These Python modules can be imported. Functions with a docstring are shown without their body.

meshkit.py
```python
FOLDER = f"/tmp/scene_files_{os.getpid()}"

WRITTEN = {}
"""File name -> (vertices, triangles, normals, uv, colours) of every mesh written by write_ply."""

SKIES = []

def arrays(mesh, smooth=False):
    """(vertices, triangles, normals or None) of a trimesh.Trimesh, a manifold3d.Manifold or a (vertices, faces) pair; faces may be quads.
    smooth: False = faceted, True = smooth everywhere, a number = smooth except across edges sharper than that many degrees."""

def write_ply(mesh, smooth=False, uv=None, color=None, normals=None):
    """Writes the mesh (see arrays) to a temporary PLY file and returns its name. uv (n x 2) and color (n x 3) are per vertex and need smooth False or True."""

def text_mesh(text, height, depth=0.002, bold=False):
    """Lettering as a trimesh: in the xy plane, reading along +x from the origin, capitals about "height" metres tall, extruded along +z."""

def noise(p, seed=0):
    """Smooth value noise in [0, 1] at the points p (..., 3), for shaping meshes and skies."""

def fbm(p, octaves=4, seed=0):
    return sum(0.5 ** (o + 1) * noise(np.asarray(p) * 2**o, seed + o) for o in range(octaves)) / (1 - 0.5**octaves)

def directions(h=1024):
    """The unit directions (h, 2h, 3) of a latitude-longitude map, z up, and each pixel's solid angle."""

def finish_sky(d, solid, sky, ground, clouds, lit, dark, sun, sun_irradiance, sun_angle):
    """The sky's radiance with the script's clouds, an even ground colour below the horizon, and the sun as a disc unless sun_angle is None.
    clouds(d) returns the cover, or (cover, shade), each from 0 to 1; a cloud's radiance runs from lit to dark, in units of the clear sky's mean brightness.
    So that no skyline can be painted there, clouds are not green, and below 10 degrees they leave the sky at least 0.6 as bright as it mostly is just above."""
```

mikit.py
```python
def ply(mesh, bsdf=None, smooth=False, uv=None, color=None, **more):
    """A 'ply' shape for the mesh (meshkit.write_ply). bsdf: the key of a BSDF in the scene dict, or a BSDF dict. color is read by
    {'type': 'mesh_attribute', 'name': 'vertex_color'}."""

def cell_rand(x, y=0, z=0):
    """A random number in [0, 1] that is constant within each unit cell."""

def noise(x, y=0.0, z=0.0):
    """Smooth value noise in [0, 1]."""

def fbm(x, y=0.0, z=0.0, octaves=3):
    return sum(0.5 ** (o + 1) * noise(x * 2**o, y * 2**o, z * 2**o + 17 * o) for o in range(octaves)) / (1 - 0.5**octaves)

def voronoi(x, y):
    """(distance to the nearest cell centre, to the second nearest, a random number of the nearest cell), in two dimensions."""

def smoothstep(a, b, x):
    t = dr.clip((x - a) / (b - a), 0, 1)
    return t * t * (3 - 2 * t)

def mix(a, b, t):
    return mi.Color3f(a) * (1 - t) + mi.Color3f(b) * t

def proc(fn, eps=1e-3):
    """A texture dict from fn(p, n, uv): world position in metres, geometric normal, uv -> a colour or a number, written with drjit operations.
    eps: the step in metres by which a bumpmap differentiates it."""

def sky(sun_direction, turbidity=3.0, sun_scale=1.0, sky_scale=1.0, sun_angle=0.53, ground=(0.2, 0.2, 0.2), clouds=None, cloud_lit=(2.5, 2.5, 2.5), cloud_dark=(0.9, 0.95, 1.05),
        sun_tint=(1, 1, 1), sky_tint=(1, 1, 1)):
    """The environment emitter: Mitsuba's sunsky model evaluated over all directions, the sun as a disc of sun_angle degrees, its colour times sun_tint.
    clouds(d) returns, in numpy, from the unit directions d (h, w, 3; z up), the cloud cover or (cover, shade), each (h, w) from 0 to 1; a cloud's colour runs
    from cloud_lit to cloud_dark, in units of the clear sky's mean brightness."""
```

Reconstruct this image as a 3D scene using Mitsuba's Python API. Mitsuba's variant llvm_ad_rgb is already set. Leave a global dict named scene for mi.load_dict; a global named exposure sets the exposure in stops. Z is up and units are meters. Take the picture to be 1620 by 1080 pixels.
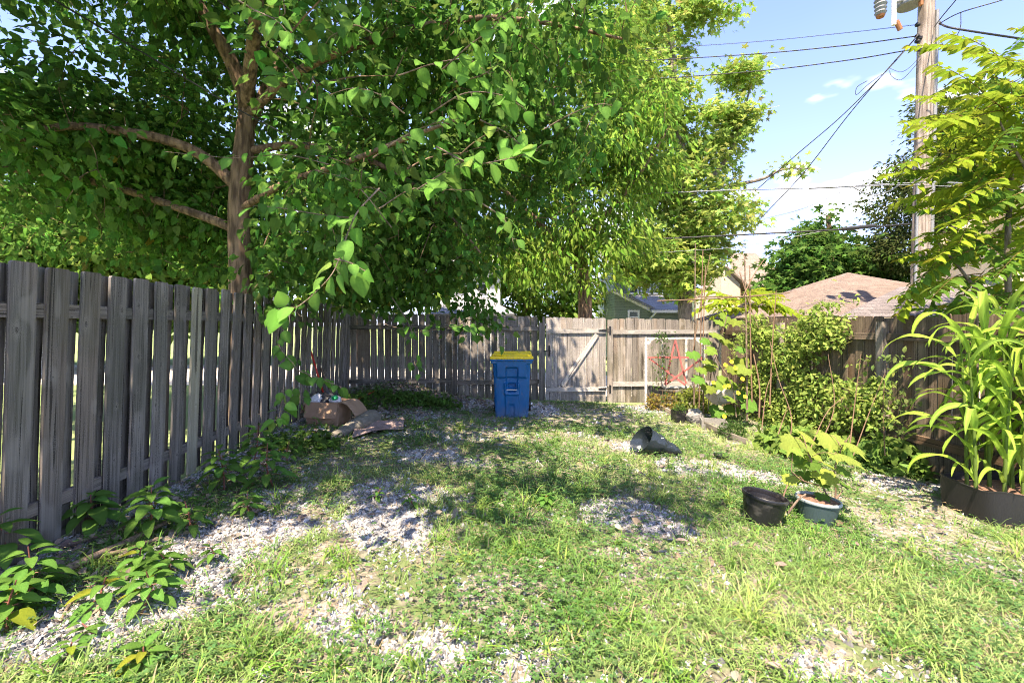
import math
import numpy as np, trimesh, drjit as dr, mitsuba as mi, mikit, meshkit
from mikit import noise, fbm, voronoi, cell_rand, smoothstep, mix
T4 = mi.ScalarTransform4f
scene, labels = {}, {}
# ---------------------------------------------------------------- camera, sky, exposure
F, EYE, HOR = 720.0, 1.45, 515.0            # focal length (in 1620-wide photo units), eye height, horizon row
scene['camera'] = {'type': 'perspective', 'fov': math.degrees(2 * math.atan(810 / F)), 'fov_axis': 'x', 'near_clip': 0.05, 'far_clip': 2000.0,
                   'principal_point_offset_y': 25 / 1080,
                   'to_world': T4().look_at(origin=[0, 0, EYE], target=[0, 10, EYE], up=[0, 0, 1])}
SUN = np.array([-0.16, -0.45, 0.90])


def cloud_cover(d):
    z = np.maximum(d[..., 2], 0.02)
    p = np.stack([d[..., 0] / (z + .25) * 3.6 + 3.1, d[..., 1] / (z + .25) * 3.6, z * 9.0], -1)
    f = meshkit.fbm(p, 5, 3)
    low = np.clip(1 - (d[..., 2] - .05) / .55, 0, 1)
    c = np.clip((f - .66 + .10 * low) / .10, 0, 1) * .85
    veil = .03 + .05 * np.clip(1 - d[..., 2] / .6, 0, 1)
    return np.maximum(c, veil), np.clip((meshkit.fbm(p * 1.7, 3, 9) - .5) * .6, 0, 1)


scene['sky'] = mikit.sky(SUN, turbidity=2.6, clouds=cloud_cover, cloud_lit=(2.6, 2.6, 2.7), cloud_dark=(1.2, 1.25, 1.4), sky_tint=(1.20, .98, 1.09))
exposure = 3.4
RNG = np.random.default_rng(7)
rnd = lambda a=0.0, b=1.0, n=None: RNG.uniform(a, b, n)


# ---------------------------------------------------------------- helpers
def gz(x, y):
    x, y = np.asarray(x, float), np.asarray(y, float)
    base = -0.0385 * (np.clip(x, -6, 7) + 3)
    base = base + .30 * np.exp(-((x + 2.35) / .95) ** 2 - ((y - 9.05) / .75) ** 2)           # heap in the back corner
    p = np.stack([x, y, 0 * x], -1)
    return base + .05 * (meshkit.fbm(p * .9, 3, 1) - .5) + .015 * (meshkit.fbm(p * 5, 2, 2) - .5) - .9 * np.clip((y - 11) / 12, 0, 1) * 0


def V(px, py, Y):
    return np.array([(px - 810) / F * Y, Y, EYE - (py - HOR) / F * Y])


def G(px, py):
    Y = 5.0
    for _ in range(30):
        z = float(gz((px - 810) / F * Y, Y))
        Y = .5 * Y + .5 * (EYE - z) * F / (py - HOR)
    p = V(px, py, Y)
    p[2] = gz(p[0], p[1])
    return p


nrm = lambda v: np.asarray(v, float) / max(np.linalg.norm(v), 1e-12)
USED = set()


def numbered(name):
    k, i = name, 0
    while k in USED:
        i += 1
        k = f'{name}_{i:03d}'
    USED.add(k)
    return k


def thing(name, label, cat, group=None, kind=None):
    k = numbered(name)
    tag(k, label, cat, group, kind)
    return k


def tag(k, label=None, cat=None, group=None, kind=None):
    d = labels.setdefault(k, {})
    for a, b in (('label', label), ('category', cat), ('group', group), ('kind', kind)):
        if b:
            d[a] = b
    return k


class MB:
    def __init__(s):
        s.v, s.f, s.u, s.c, s.n = [], [], [], [], 0

    def add(s, v, f, uv=None, c=None):
        v = np.asarray(v, float)
        s.v.append(v)
        s.f.append(np.asarray(f, int) + s.n)
        if uv is not None:
            s.u.append(np.asarray(uv, float))
        if c is not None:
            s.c.append(np.broadcast_to(c, (len(v), 3)))
        s.n += len(v)
        return s

    def mesh(s):
        f = [np.vstack([x[:, [0, 1, 2]], x[:, [0, 2, 3]]]) if x.shape[1] == 4 else x for x in s.f]
        return np.vstack(s.v), np.vstack(f), (np.vstack(s.u) if s.u else None), (np.vstack(s.c) if s.c else None)


def shape(m, bsdf, smooth=False):
    style = STYLE.get(bsdf)
    if style is not None:
        bsdf = 'wood'
    elif bsdf in RSTYLE:
        style, bsdf = 10 * RSTYLE[bsdf], 'shingle'
    bsdf = bsdf + '_bsdf'
    if isinstance(m, MB):
        v, f, u, c = m.mesh()
        if style is not None:
            u = u + np.array([0, 20.0 * style])
        return mikit.ply(trimesh.Trimesh(v, f, process=False), bsdf, smooth=smooth, uv=u, color=c)
    if isinstance(m, tuple):
        f = np.asarray(m[1])
        if f.shape[1] == 4:
            f = np.vstack([f[:, [0, 1, 2]], f[:, [0, 2, 3]]])
        m = trimesh.Trimesh(np.asarray(m[0], float), f, process=False)
    return mikit.ply(m, bsdf, smooth=smooth)


def put(name, m, bsdf=None, parent=None, smooth=False, M=None):
    k = numbered(f'{parent}__{name}' if parent else name)
    d = dict(m) if isinstance(m, dict) else shape(m, bsdf, smooth)
    if M is not None:
        d['to_world'] = T4(np.asarray(M, float).tolist())
    scene[k] = d
    return k


def frame(o, x, y, z, s=1.0):
    M = np.eye(4)
    M[:3, 0], M[:3, 1], M[:3, 2], M[:3, 3] = np.asarray(x) * s, np.asarray(y) * s, np.asarray(z) * s, o
    return M


def rotz(a, o=(0, 0, 0), s=1.0):
    c, n = math.cos(a), math.sin(a)
    return frame(o, (c, n, 0), (-n, c, 0), (0, 0, 1), s)


def tube(path, rad, sides=6, cap=True):
    p = np.asarray(path, float)
    t = np.gradient(p, axis=0)
    t /= np.linalg.norm(t, axis=1, keepdims=True) + 1e-12
    a = np.cross(t[0], [0, 0, 1.0] if abs(t[0][2]) < .9 else [1.0, 0, 0])
    A = []
    for i in range(len(p)):
        a = a - t[i] * (a @ t[i])
        a = a / (np.linalg.norm(a) + 1e-12)
        A.append(a)
    A = np.array(A)
    B = np.cross(t, A)
    ang = np.arange(sides) * 2 * np.pi / sides
    r = np.broadcast_to(rad, (len(p),))
    v = p[:, None] + r[:, None, None] * (np.cos(ang)[None, :, None] * A[:, None] + np.sin(ang)[None, :, None] * B[:, None])
    i, j = np.meshgrid(np.arange(len(p) - 1), np.arange(sides), indexing='ij')
    q = np.stack([i * sides + j, i * sides + (j + 1) % sides, (i + 1) * sides + (j + 1) % sides, (i + 1) * sides + j], -1).reshape(-1, 4)
    f = np.vstack([q[:, [0, 1, 2]], q[:, [0, 2, 3]]])
    v = v.reshape(-1, 3)
    if cap:
        n = len(v)
        v = np.vstack([v, p[:1], p[-1:]])
        e = (len(p) - 1) * sides
        k = np.arange(sides)
        f = np.vstack([f, np.stack([k * 0 + n, (k + 1) % sides, k], 1), np.stack([k * 0 + n + 1, e + k, e + (k + 1) % sides], 1)])
    return v, f


def smooth_path(pts, n=6):
    """Catmull-Rom through the points"""
    p = np.asarray(pts, float)
    if len(p) < 3:
        return p[0] + np.linspace(0, 1, n + 1)[:, None] * (p[-1] - p[0])
    q = np.vstack([2 * p[0] - p[1], p, 2 * p[-1] - p[-2]])
    out = []
    for i in range(1, len(q) - 2):
        t = np.linspace(0, 1, n, endpoint=False)[:, None]
        a, b, c, d = q[i - 1:i + 3]
        out.append(.5 * (2 * b + (c - a) * t + (2 * a - 5 * b + 4 * c - d) * t ** 2 + (3 * b - a - 3 * c + d) * t ** 3))
    return np.vstack(out + [p[-1:]])


def box(x0, x1, y0, y1, z0, z1):
    return trimesh.creation.box(bounds=[[min(x0, x1), min(y0, y1), min(z0, z1)], [max(x0, x1), max(y0, y1), max(z0, z1)]])


def rbox(sx, sy, sz, r=.01, seg=8):
    import manifold3d as m3
    sp = m3.Manifold.sphere(r, seg)
    pts = [sp.translate((a * (sx / 2 - r), b * (sy / 2 - r), c * (sz / 2 - r))) for a in (-1, 1) for b in (-1, 1) for c in (-1, 1)]
    m = m3.Manifold.batch_hull(pts).to_mesh()
    return trimesh.Trimesh(m.vert_properties[:, :3], m.tri_verts, process=False)


def lathe(profile, n=40):
    """open surface of revolution about z from (r, z) pairs"""
    pr = np.asarray(profile, float)
    a = np.arange(n) * 2 * np.pi / n
    v = np.stack([pr[:, None, 0] * np.cos(a), pr[:, None, 0] * np.sin(a), np.broadcast_to(pr[:, None, 1], (len(pr), n))], -1).reshape(-1, 3)
    i, j = np.meshgrid(np.arange(len(pr) - 1), np.arange(n), indexing='ij')
    q = np.stack([i * n + j, i * n + (j + 1) % n, (i + 1) * n + (j + 1) % n, (i + 1) * n + j], -1).reshape(-1, 4)
    return trimesh.Trimesh(v, np.vstack([q[:, [0, 1, 2]], q[:, [0, 2, 3]]]), process=False)


def cat(ms):
    return trimesh.util.concatenate(list(ms))


def blob(r, seed, amp=.3, freq=2.0, sub=3, squash=(1, 1, 1)):
    m = trimesh.creation.icosphere(subdivisions=sub, radius=1.0)
    d = 1 + amp * (meshkit.fbm(m.vertices * freq + seed * 3.7, 4, seed) - .5) * 2
    m.vertices = m.vertices * d[:, None] * r * np.asarray(squash)
    return m


# ---------------------------------------------------------------- materials
def rgb(*c):
    return {'type': 'rgb', 'value': list(c)}


def mat(name, color, rough=.6, metallic=0.0, spec=.5, bump=None, bscale=.002, two=True, **kw):
    b = {'type': 'principled', 'base_color': color if isinstance(color, dict) else rgb(*color), 'roughness': rough, 'metallic': metallic, 'specular': spec, **kw}
    if bump is not None:
        b = {'type': 'bumpmap', 'tex': mikit.proc(bump), 'scale': bscale, 'bsdf': b}
    scene[name + '_bsdf'] = {'type': 'twosided', 'bsdf': b} if two else b
    return name


WOODS = {  # name: dark, light, brown, brown amount, stain amount, spread of tone
    'wood_left': ((.088, .079, .071), (.25, .228, .21), (.18, .13, .095), .38, .3, .6), 'wood_back': ((.12, .105, .09), (.30, .27, .235), (.23, .16, .10), .45, .40, .6),
    'wood_gate': ((.22, .195, .175), (.42, .39, .36), (.33, .23, .14), .4, .15, .4), 'wood_rail': ((.26, .24, .215), (.52, .49, .45), (.34, .26, .18), .35, .12, .25),
    'wood_right': ((.085, .064, .048), (.22, .168, .125), (.18, .105, .052), .6, .35, .6), 'wood_new': ((.26, .24, .18), (.38, .36, .28), (.33, .28, .18), .3, .12, .1), 'wood_grey': ((.20, .17, .14), (.36, .32, .27), (.28, .19, .12), .4, .4, .3)}
STYLE = {k: i for i, k in enumerate(WOODS)}


def wood_field(uv):
    style = dr.floor((uv.y + 5) / 20)
    u, v = uv.x, uv.y - 20 * style
    bid = dr.floor(u / 2 + .5)
    lu = u - 2 * bid
    vv = v + 37 * cell_rand(bid, 3)
    kc = dr.floor(vv / .42)
    ku = (cell_rand(bid, kc, 11) - .5) * .11
    kv = (kc + .2 + .6 * cell_rand(bid, kc, 12)) * .42
    rad = .0055 + .007 * cell_rand(bid, kc, 13)
    has = dr.select(cell_rand(bid, kc, 14) > .35, 1.0, 0.0)
    dx, dy = lu - ku, (vv - kv) * .55
    d = dr.sqrt(dx * dx + dy * dy)
    near = dr.exp(-(d * d) / (rad * rad * 7)) * has
    g = lu + near * .55 * dr.sign(dx) * rad * -1.3 + .004 * noise(vv * 2.5, bid * 3.1) + .012 * noise(vv * .7, bid * 5.3)
    fine = noise(g * 420, vv * 5, bid * 7.0)
    coarse = noise(g * 90, vv * 1.3, bid * 11.0)
    crack = smoothstep(.70, .80, noise(g * 150, vv * .9, bid * 13.0)) * smoothstep(.45, .6, noise(vv * 1.9, lu * 15, bid * 17.0))
    knot = smoothstep(rad * 1.1, rad * .7, d) * has
    ring = smoothstep(rad * 4.2, rad * 1.3, d) * has * (.45 + .55 * dr.sin(d * 1100 + 5 * noise(lu * 60, vv * 40)))
    return style, bid, lu, v, fine, coarse, crack, knot, ring


def wood_col(p, n, uv):
    style, bid, lu, v, fine, coarse, crack, knot, ring = wood_field(uv)
    rows = list(WOODS.values())

    def pick(k):
        one = mi.Color3f if k < 3 else mi.Float
        out = one(rows[0][k])
        for i in range(1, len(rows)):
            out = dr.select(style == i, one(rows[i][k]), out)
        return out
    dark, light, brown, ba, sa, tone = (pick(k) for k in range(6))
    c = mix(dark, light, smoothstep(.02, .98, .5 * fine + .5 * coarse))
    c = mix(c, brown * (.6 + .6 * fine), smoothstep(.52, .75, noise(lu * 9, v * 1.1, bid * 23.0) * .6 + .4 * cell_rand(bid, 21)) * ba)
    c = mix(c, (.05, .06, .035), smoothstep(.5, .8, noise(lu * 6, v * 2.1, bid * 29.0) + .35 * smoothstep(.55, 0., v)) * sa)
    c = mix(c, light * 1.25, smoothstep(.70, .86, noise(lu * 14, v * 4.5, bid * 31.0)) * .35)
    c = c * (1 - tone * .5 + tone * cell_rand(bid, 5))
    c = mix(c, dark * .30, dr.maximum(crack * .85, knot * .8))
    return mix(c, light * 1.25, ring * .45)


def wood_height(p, n, uv):
    style, bid, lu, v, fine, coarse, crack, knot, ring = wood_field(uv)
    return .5 * fine + .6 * coarse - 1.2 * crack + .5 * ring


mat('wood', mikit.proc(wood_col), .85, spec=.25, bump=wood_height, bscale=.0012)


def bark_mat(name, a, b, fx=22, fz=5):
    def col(p, n, uv):
        t = fbm(p.x * fx, p.y * fx, p.z * fz)
        return mix(a, b, smoothstep(.25, .75, t)) * (.7 + .6 * noise(p.x * 3, p.y * 3, p.z * 3))
    mat(name, mikit.proc(col), .9, spec=.2, bump=lambda p, n, uv: fbm(p.x * fx, p.y * fx, p.z * fz), bscale=.012)


bark_mat('bark', (.075, .05, .034), (.25, .17, .11), 30, 4)
bark_mat('bark_pale', (.10, .085, .07), (.26, .22, .18))
bark_mat('stick', (.10, .075, .055), (.27, .2, .145), 40, 12)
mat('cane', (.20, .125, .08), .8)
bark_mat('pole_wood', (.15, .12, .10), (.39, .33, .285), 34, 1.3)


def leafmat(name, rough=.42, trans=.75, spec=.5):
    scene[name + '_bsdf'] = {'type': 'principledthin', 'base_color': {'type': 'mesh_attribute', 'name': 'vertex_color'}, 'roughness': rough, 'diff_trans': trans, 'eta': 1.38}
    return name


leafmat('leaf', .36, .92)
leafmat('leaf_matte', .6, .9)
leafmat('blade', .5, .8)
scene['vcol_bsdf'] = {'type': 'twosided', 'bsdf': {'type': 'principled', 'base_color': {'type': 'mesh_attribute', 'name': 'vertex_color'}, 'roughness': .85, 'specular': .25}}
mat('white_paint', mikit.proc(lambda p, n, uv: mix((.60, .59, .56), (.38, .33, .28), smoothstep(.52, .70, fbm(p.x * 22, p.y * 22, p.z * 22)))), .55)
mat('red_paint', (.40, .12, .11), .7)
mat('black_iron', (.015, .015, .016), .45)
mat('black_plastic', mikit.proc(lambda p, n, uv: mix((.012, .012, .014), (.075, .07, .066), smoothstep(.55, .8, fbm(p.x * 14, p.y * 14, p.z * 18)) * .7)), .38)
mat('black_film', (.02, .027, .033), .16)
mat('planter_cloth', (.016, .016, .018), .55)
mat('bin_blue', mikit.proc(lambda p, n, uv: mix(mix((.003, .085, .26), (.006, .115, .32), fbm(p.x * 6, p.y * 6, p.z * 3)), (.17, .16, .14), dr.maximum(smoothstep(.60, .85, fbm(p.x * 30, p.y * 30, p.z * 7)) * .35, smoothstep(.16, -.12, p.z + (.16 * (noise(p.x * 14, p.y * 14, p.z * 8) - .5))) * .35))), .36,
    bump=lambda p, n, uv: noise(p.x * 350, p.y * 350, p.z * 350), bscale=.0003)
mat('bin_yellow', mikit.proc(lambda p, n, uv: mix((.84, .62, .008), (.70, .52, .04), smoothstep(.5, .8, fbm(p.x * 14, p.y * 14, p.z * 14)))), .36)
mat('steel', (.55, .55, .55), .35, metallic=.9)
mat('cardboard', mikit.proc(lambda p, n, uv: mix((.30, .185, .115), (.40, .27, .18), fbm(p.x * 9, p.y * 9, p.z * 9)) * (.94 + .08 * noise(p.x * 160, p.y * 160))), .85)
mat('soil', mikit.proc(lambda p, n, uv: mix((.05, .028, .018), (.24, .14, .095), fbm(p.x * 60, p.y * 60, p.z * 60))), .95, bump=lambda p, n, uv: fbm(p.x * 60, p.y * 60, p.z * 60), bscale=.02)
mat('teal_pot', (.05, .078, .082), .45)
mat('teal_rim', (.27, .31, .32), .45)
mat('rug_grey', mikit.proc(lambda p, n, uv: mix((.10, .095, .075), (.22, .20, .165), fbm(p.x * 14, p.y * 14, p.z * 14)) * (.8 + .4 * noise(p.x * 150, p.y * 150, p.z * 150))), .95)
mat('rug_pink', mikit.proc(lambda p, n, uv: mix((.20, .135, .125), (.30, .235, .215), fbm(p.x * 11, p.y * 11, p.z * 11)) * (.85 + .3 * noise(p.x * 170, p.y * 170, p.z * 170))), .95)
mat('red_handle', (.55, .03, .02), .4)
mat('bag_white', (.66, .66, .68), .35)
mat('bag_dark', (.05, .05, .055), .3)
mat('green_pack', (.02, .34, .12), .4)
mat('pale_tub', (.58, .50, .48), .45)
mat('rock', mikit.proc(lambda p, n, uv: mix((.09, .085, .08), (.36, .34, .32), fbm(p.x * 28, p.y * 28, p.z * 28))), .9, bump=lambda p, n, uv: fbm(p.x * 40, p.y * 40, p.z * 40), bscale=.02)
mat('grey_tray', (.22, .21, .19), .6)
mat('wire_black', (.02, .02, .022), .5)
mat('wire_grey', (.24, .25, .27), .45)
mat('galv', (.23, .235, .24), .55, metallic=.2)
mat('rust', (.30, .13, .05), .8)
mat('yellow_petal', (.80, .58, .02), .6)


ROOFS = {'roof_brown': ((.115, .088, .073), (.19, .15, .127)), 'roof_mauve': ((.105, .092, .091), (.175, .155, .153)), 'roof_grey': ((.16, .165, .18), (.29, .29, .31)), 'roof_tan': ((.18, .14, .115), (.27, .22, .18)), 'roof_pale': ((.30, .29, .29), (.40, .39, .39))}
RSTYLE = {k: i for i, k in enumerate(ROOFS)}


def shingle_col(p, n, uv):
    style = dr.floor(uv.y / 200)
    y = uv.y - 200 * style
    row = dr.floor(y / .14)
    sh = uv.x / .33 + .5 * (row - 2 * dr.floor(row / 2)) + .3 * cell_rand(row, 2)
    tone = .55 * cell_rand(dr.floor(sh), row, 4) + .45 * fbm(p.x * 2, p.y * 2, p.z * 2)
    fr, fs = y / .14 - row, sh - dr.floor(sh)
    line = dr.maximum(smoothstep(.16, .04, fr) * .7, smoothstep(.05, .02, fs) * .55)
    c = mi.Color3f(0)
    for i, (a, b) in enumerate(ROOFS.values()):
        c = dr.select(style == i, mix(a, b, tone), c)
    return c * (1 - .75 * line) * (.85 + .3 * noise(p.x * 60, p.y * 60, p.z * 60))


mat('shingle', mikit.proc(shingle_col), .92, spec=.2)


def siding_mat(name, c, pitch=.13):
    def col(p, n, uv):
        fr = p.z / pitch - dr.floor(p.z / pitch)
        return mi.Color3f(c) * (1 - .55 * smoothstep(.2, .03, fr)) * (.92 + .12 * fbm(p.x * 3, p.y * 3, p.z * 9))
    mat(name, mikit.proc(col), .6)


siding_mat('siding_green', (.18, .225, .165))
siding_mat('siding_white', (.70, .71, .72))
mat('siding_cream', (.62, .50, .36), .7)
mat('trim_white', (.78, .78, .77), .5)
mat('trim_cream', (.66, .55, .40), .55)
mat('glass_dark', (.035, .045, .05), .06, spec=.9)
mat('glass_soft', (.16, .18, .19), .08, spec=.9)


# ---------------------------------------------------------------- ground: gravel and turf masks
def blobs(rows):
    out = []
    for px, py, rx, ry, w in rows:
        c = G(px, py)
        Y0, Y1 = G(px, py + ry)[1], G(px, max(py - ry, HOR + 60))[1]
        out.append((c[0], (Y0 + Y1) / 2, rx / F * c[1], (Y1 - Y0) / 2, w))
    return out


GRAVEL = blobs([(310, 880, 110, 60, 1.1), (230, 970, 150, 60, 1.15), (100, 1020, 140, 70, 1.1), (400, 850, 80, 45, .9), (450, 790, 55, 30, .8), (420, 735, 55, 24, .8), (590, 800, 75, 42, 1.0), (610, 855, 70, 40, 1.0), (525, 930, 60, 26, .7), (560, 985, 75, 36, .9),
                (660, 1030, 80, 40, .8), (745, 925, 45, 18, .8), (670, 722, 62, 12, 1.05), (740, 730, 40, 8, .7), (700, 690, 110, 9, .6), (985, 808, 70, 24, 1.15), (1050, 838, 55, 16, 1.0), (1100, 870, 40, 16, .6), (1000, 708, 32, 12, 1.0), (1110, 742, 70, 14, 1.1),
                (1230, 758, 80, 11, .85), (1410, 765, 70, 12, 1.1), (1480, 772, 40, 10, 1.0), (760, 640, 70, 10, 1.15), (840, 648, 40, 10, 1.1), (1040, 648, 55, 8, .95), (640, 655, 80, 9, .7), (480, 690, 50, 12, .7), (1150, 900, 40, 20, .5), (1280, 1065, 70, 22, .8),
                (1590, 990, 45, 22, .7), (860, 1045, 60, 22, .5), (540, 650, 60, 14, .6), (1000, 1010, 50, 14, .4), (950, 690, 60, 6, .5), (1190, 705, 60, 8, .5), (1300, 742, 40, 7, .6)])


def gravel_mask(x, y):
    x, y = np.asarray(x, float), np.asarray(y, float)
    m = np.zeros_like(x)
    for cx, cy, rx, ry, w in GRAVEL:
        m = np.maximum(m, w * np.exp(-(((x - cx) / rx) ** 2 + ((y - cy) / ry) ** 2) ** 1.3 * .9))
    p = np.stack([x, y, 0 * x], -1)
    m = m + .75 * (meshkit.fbm(p * 2.6, 3, 5) - .44) + .55 * (meshkit.fbm(p * 9, 2, 6) - .5)
    m = m * np.clip(.15 + 1.6 * meshkit.fbm(p * 3.6 + 9, 3, 33), .2, 1.15)
    left = np.clip((-2.55 - (x + .061 * (y - 3))) / .4, 0, 1)
    m = np.maximum(m, left * (.5 + .5 * meshkit.fbm(p * 2, 2, 8)))
    return np.clip((m - .20) / .62, 0, 1)


def inside(x, y):
    return (x > -3.03 - .061 * (y - 3)) & (x < 4.86 - .066 * (y - 5.07)) & (y < 9.5 + .06 * x)


def axis(a, b, step, far):
    inner = np.arange(a, b + 1e-6, step)
    k = np.geomspace(.1, far, 26)
    return np.concatenate([a - k[::-1], inner, b + k])


gx, gy = axis(-4.4, 6.0, .06, 400), axis(1.2, 10.6, .06, 600)
X, Yg = np.meshgrid(gx, gy, indexing='ij')
Z = gz(X, Yg)
gm = gravel_mask(X, Yg)
ins = inside(X, Yg)
n0, n1 = X.shape
I, J = np.meshgrid(np.arange(n0 - 1), np.arange(n1 - 1), indexing='ij')
q = np.stack([I * n1 + J, (I + 1) * n1 + J, (I + 1) * n1 + J + 1, I * n1 + J + 1], -1).reshape(-1, 4)
ground = MB().add(np.stack([X, Yg, Z], -1).reshape(-1, 3), q, uv=np.stack([gm, np.where(ins, 1.0, 0.0)], -1).reshape(-1, 2))


def ground_col(p, n, uv):
    d1, d2, r = voronoi(p.x * 38 + .4 * noise(p.x * 60, p.y * 60), p.y * 38)
    stone = mix((.20, .195, .19), (.44, .425, .41), r) * (.55 + .45 * smoothstep(.02, .16, d2 - d1))
    soil = mix((.11, .095, .072), (.31, .275, .22), fbm(p.x * 24, p.y * 24, 0.0)) * (.7 + .5 * noise(p.x * 90, p.y * 90))
    green = mix((.05, .085, .02), (.10, .15, .035), fbm(p.x * 9, p.y * 9, 3.0))
    soil = mix(soil, green, smoothstep(.4, .6, fbm(p.x * 5, p.y * 5, 7.0)) * .75)
    yard = mix(soil, stone, smoothstep(.3, .75, uv.x + .25 * (noise(p.x * 45, p.y * 45) - .5)))
    lawn = mix((.14, .20, .07), (.24, .28, .13), fbm(p.x * 3, p.y * 3, 1.0))
    alley = mix((.36, .34, .31), (.50, .47, .43), fbm(p.x * 2, p.y * 2, 5.0))
    out = mix(lawn, alley, dr.select((p.y > 10.2) & (p.y < 15.5), 1.0, 0.0))
    return mix(out, yard, uv.y)


mat('ground_mat', mikit.proc(ground_col), .95, spec=.15, bump=lambda p, n, uv: fbm(p.x * 40, p.y * 40, 0.0), bscale=.015)
put('ground', ground, 'ground_mat', smooth=True)
tag('ground', 'uneven yard ground of pale gravel and soil between the fences', None, kind='structure')


# ---------------------------------------------------------------- scattering
def leaf_tpl(rows, fold=.15, droop=.25, rows_t=None):
    """leaf along +y, normal +z: rows = half widths at even steps between stem and tip"""
    n = len(rows)
    t = np.linspace(0, 1, n + 2)[1:-1] if rows_t is None else np.asarray(rows_t)
    z = lambda s: -droop * s ** 2
    v = [(0, 0, 0)]
    for s, w in zip(t, rows):
        v += [(-w, s, z(s) + fold * w), (0, s, z(s)), (w, s, z(s) + fold * w)]
    v.append((0, 1, z(1.0)))
    f = [(0, 2, 1), (0, 3, 2)]
    for i in range(n - 1):
        a, b = 1 + 3 * i, 4 + 3 * i
        f += [(a, a + 1, b + 1), (a, b + 1, b), (a + 1, a + 2, b + 2), (a + 1, b + 2, b + 1)]
    a, e = 1 + 3 * (n - 1), 1 + 3 * n
    f += [(a, a + 1, e), (a + 1, a + 2, e)]
    return np.array(v, float), np.array(f)


def lobed_tpl(angles, lens, notch=.55, droop=.15):
    """palmate leaf, stalk at the origin, pointing to +y"""
    pts = [(0, 0, 0)]
    ang = np.radians(angles)
    for k in range(len(ang)):
        pts.append((math.sin(ang[k]) * lens[k], math.cos(ang[k]) * lens[k], -droop * lens[k] ** 2))
        if k < len(ang) - 1:
            m, l = (ang[k] + ang[k + 1]) / 2, min(lens[k], lens[k + 1]) * notch
            pts.append((math.sin(m) * l, math.cos(m) * l, .02 - droop * l ** 2))
    v = np.array(pts, float)
    v[:, 1] += .15
    v[0, 1] = 0
    n = len(pts)
    return v, np.array([(0, i + 1, i) for i in range(1, n - 1)])


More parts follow.
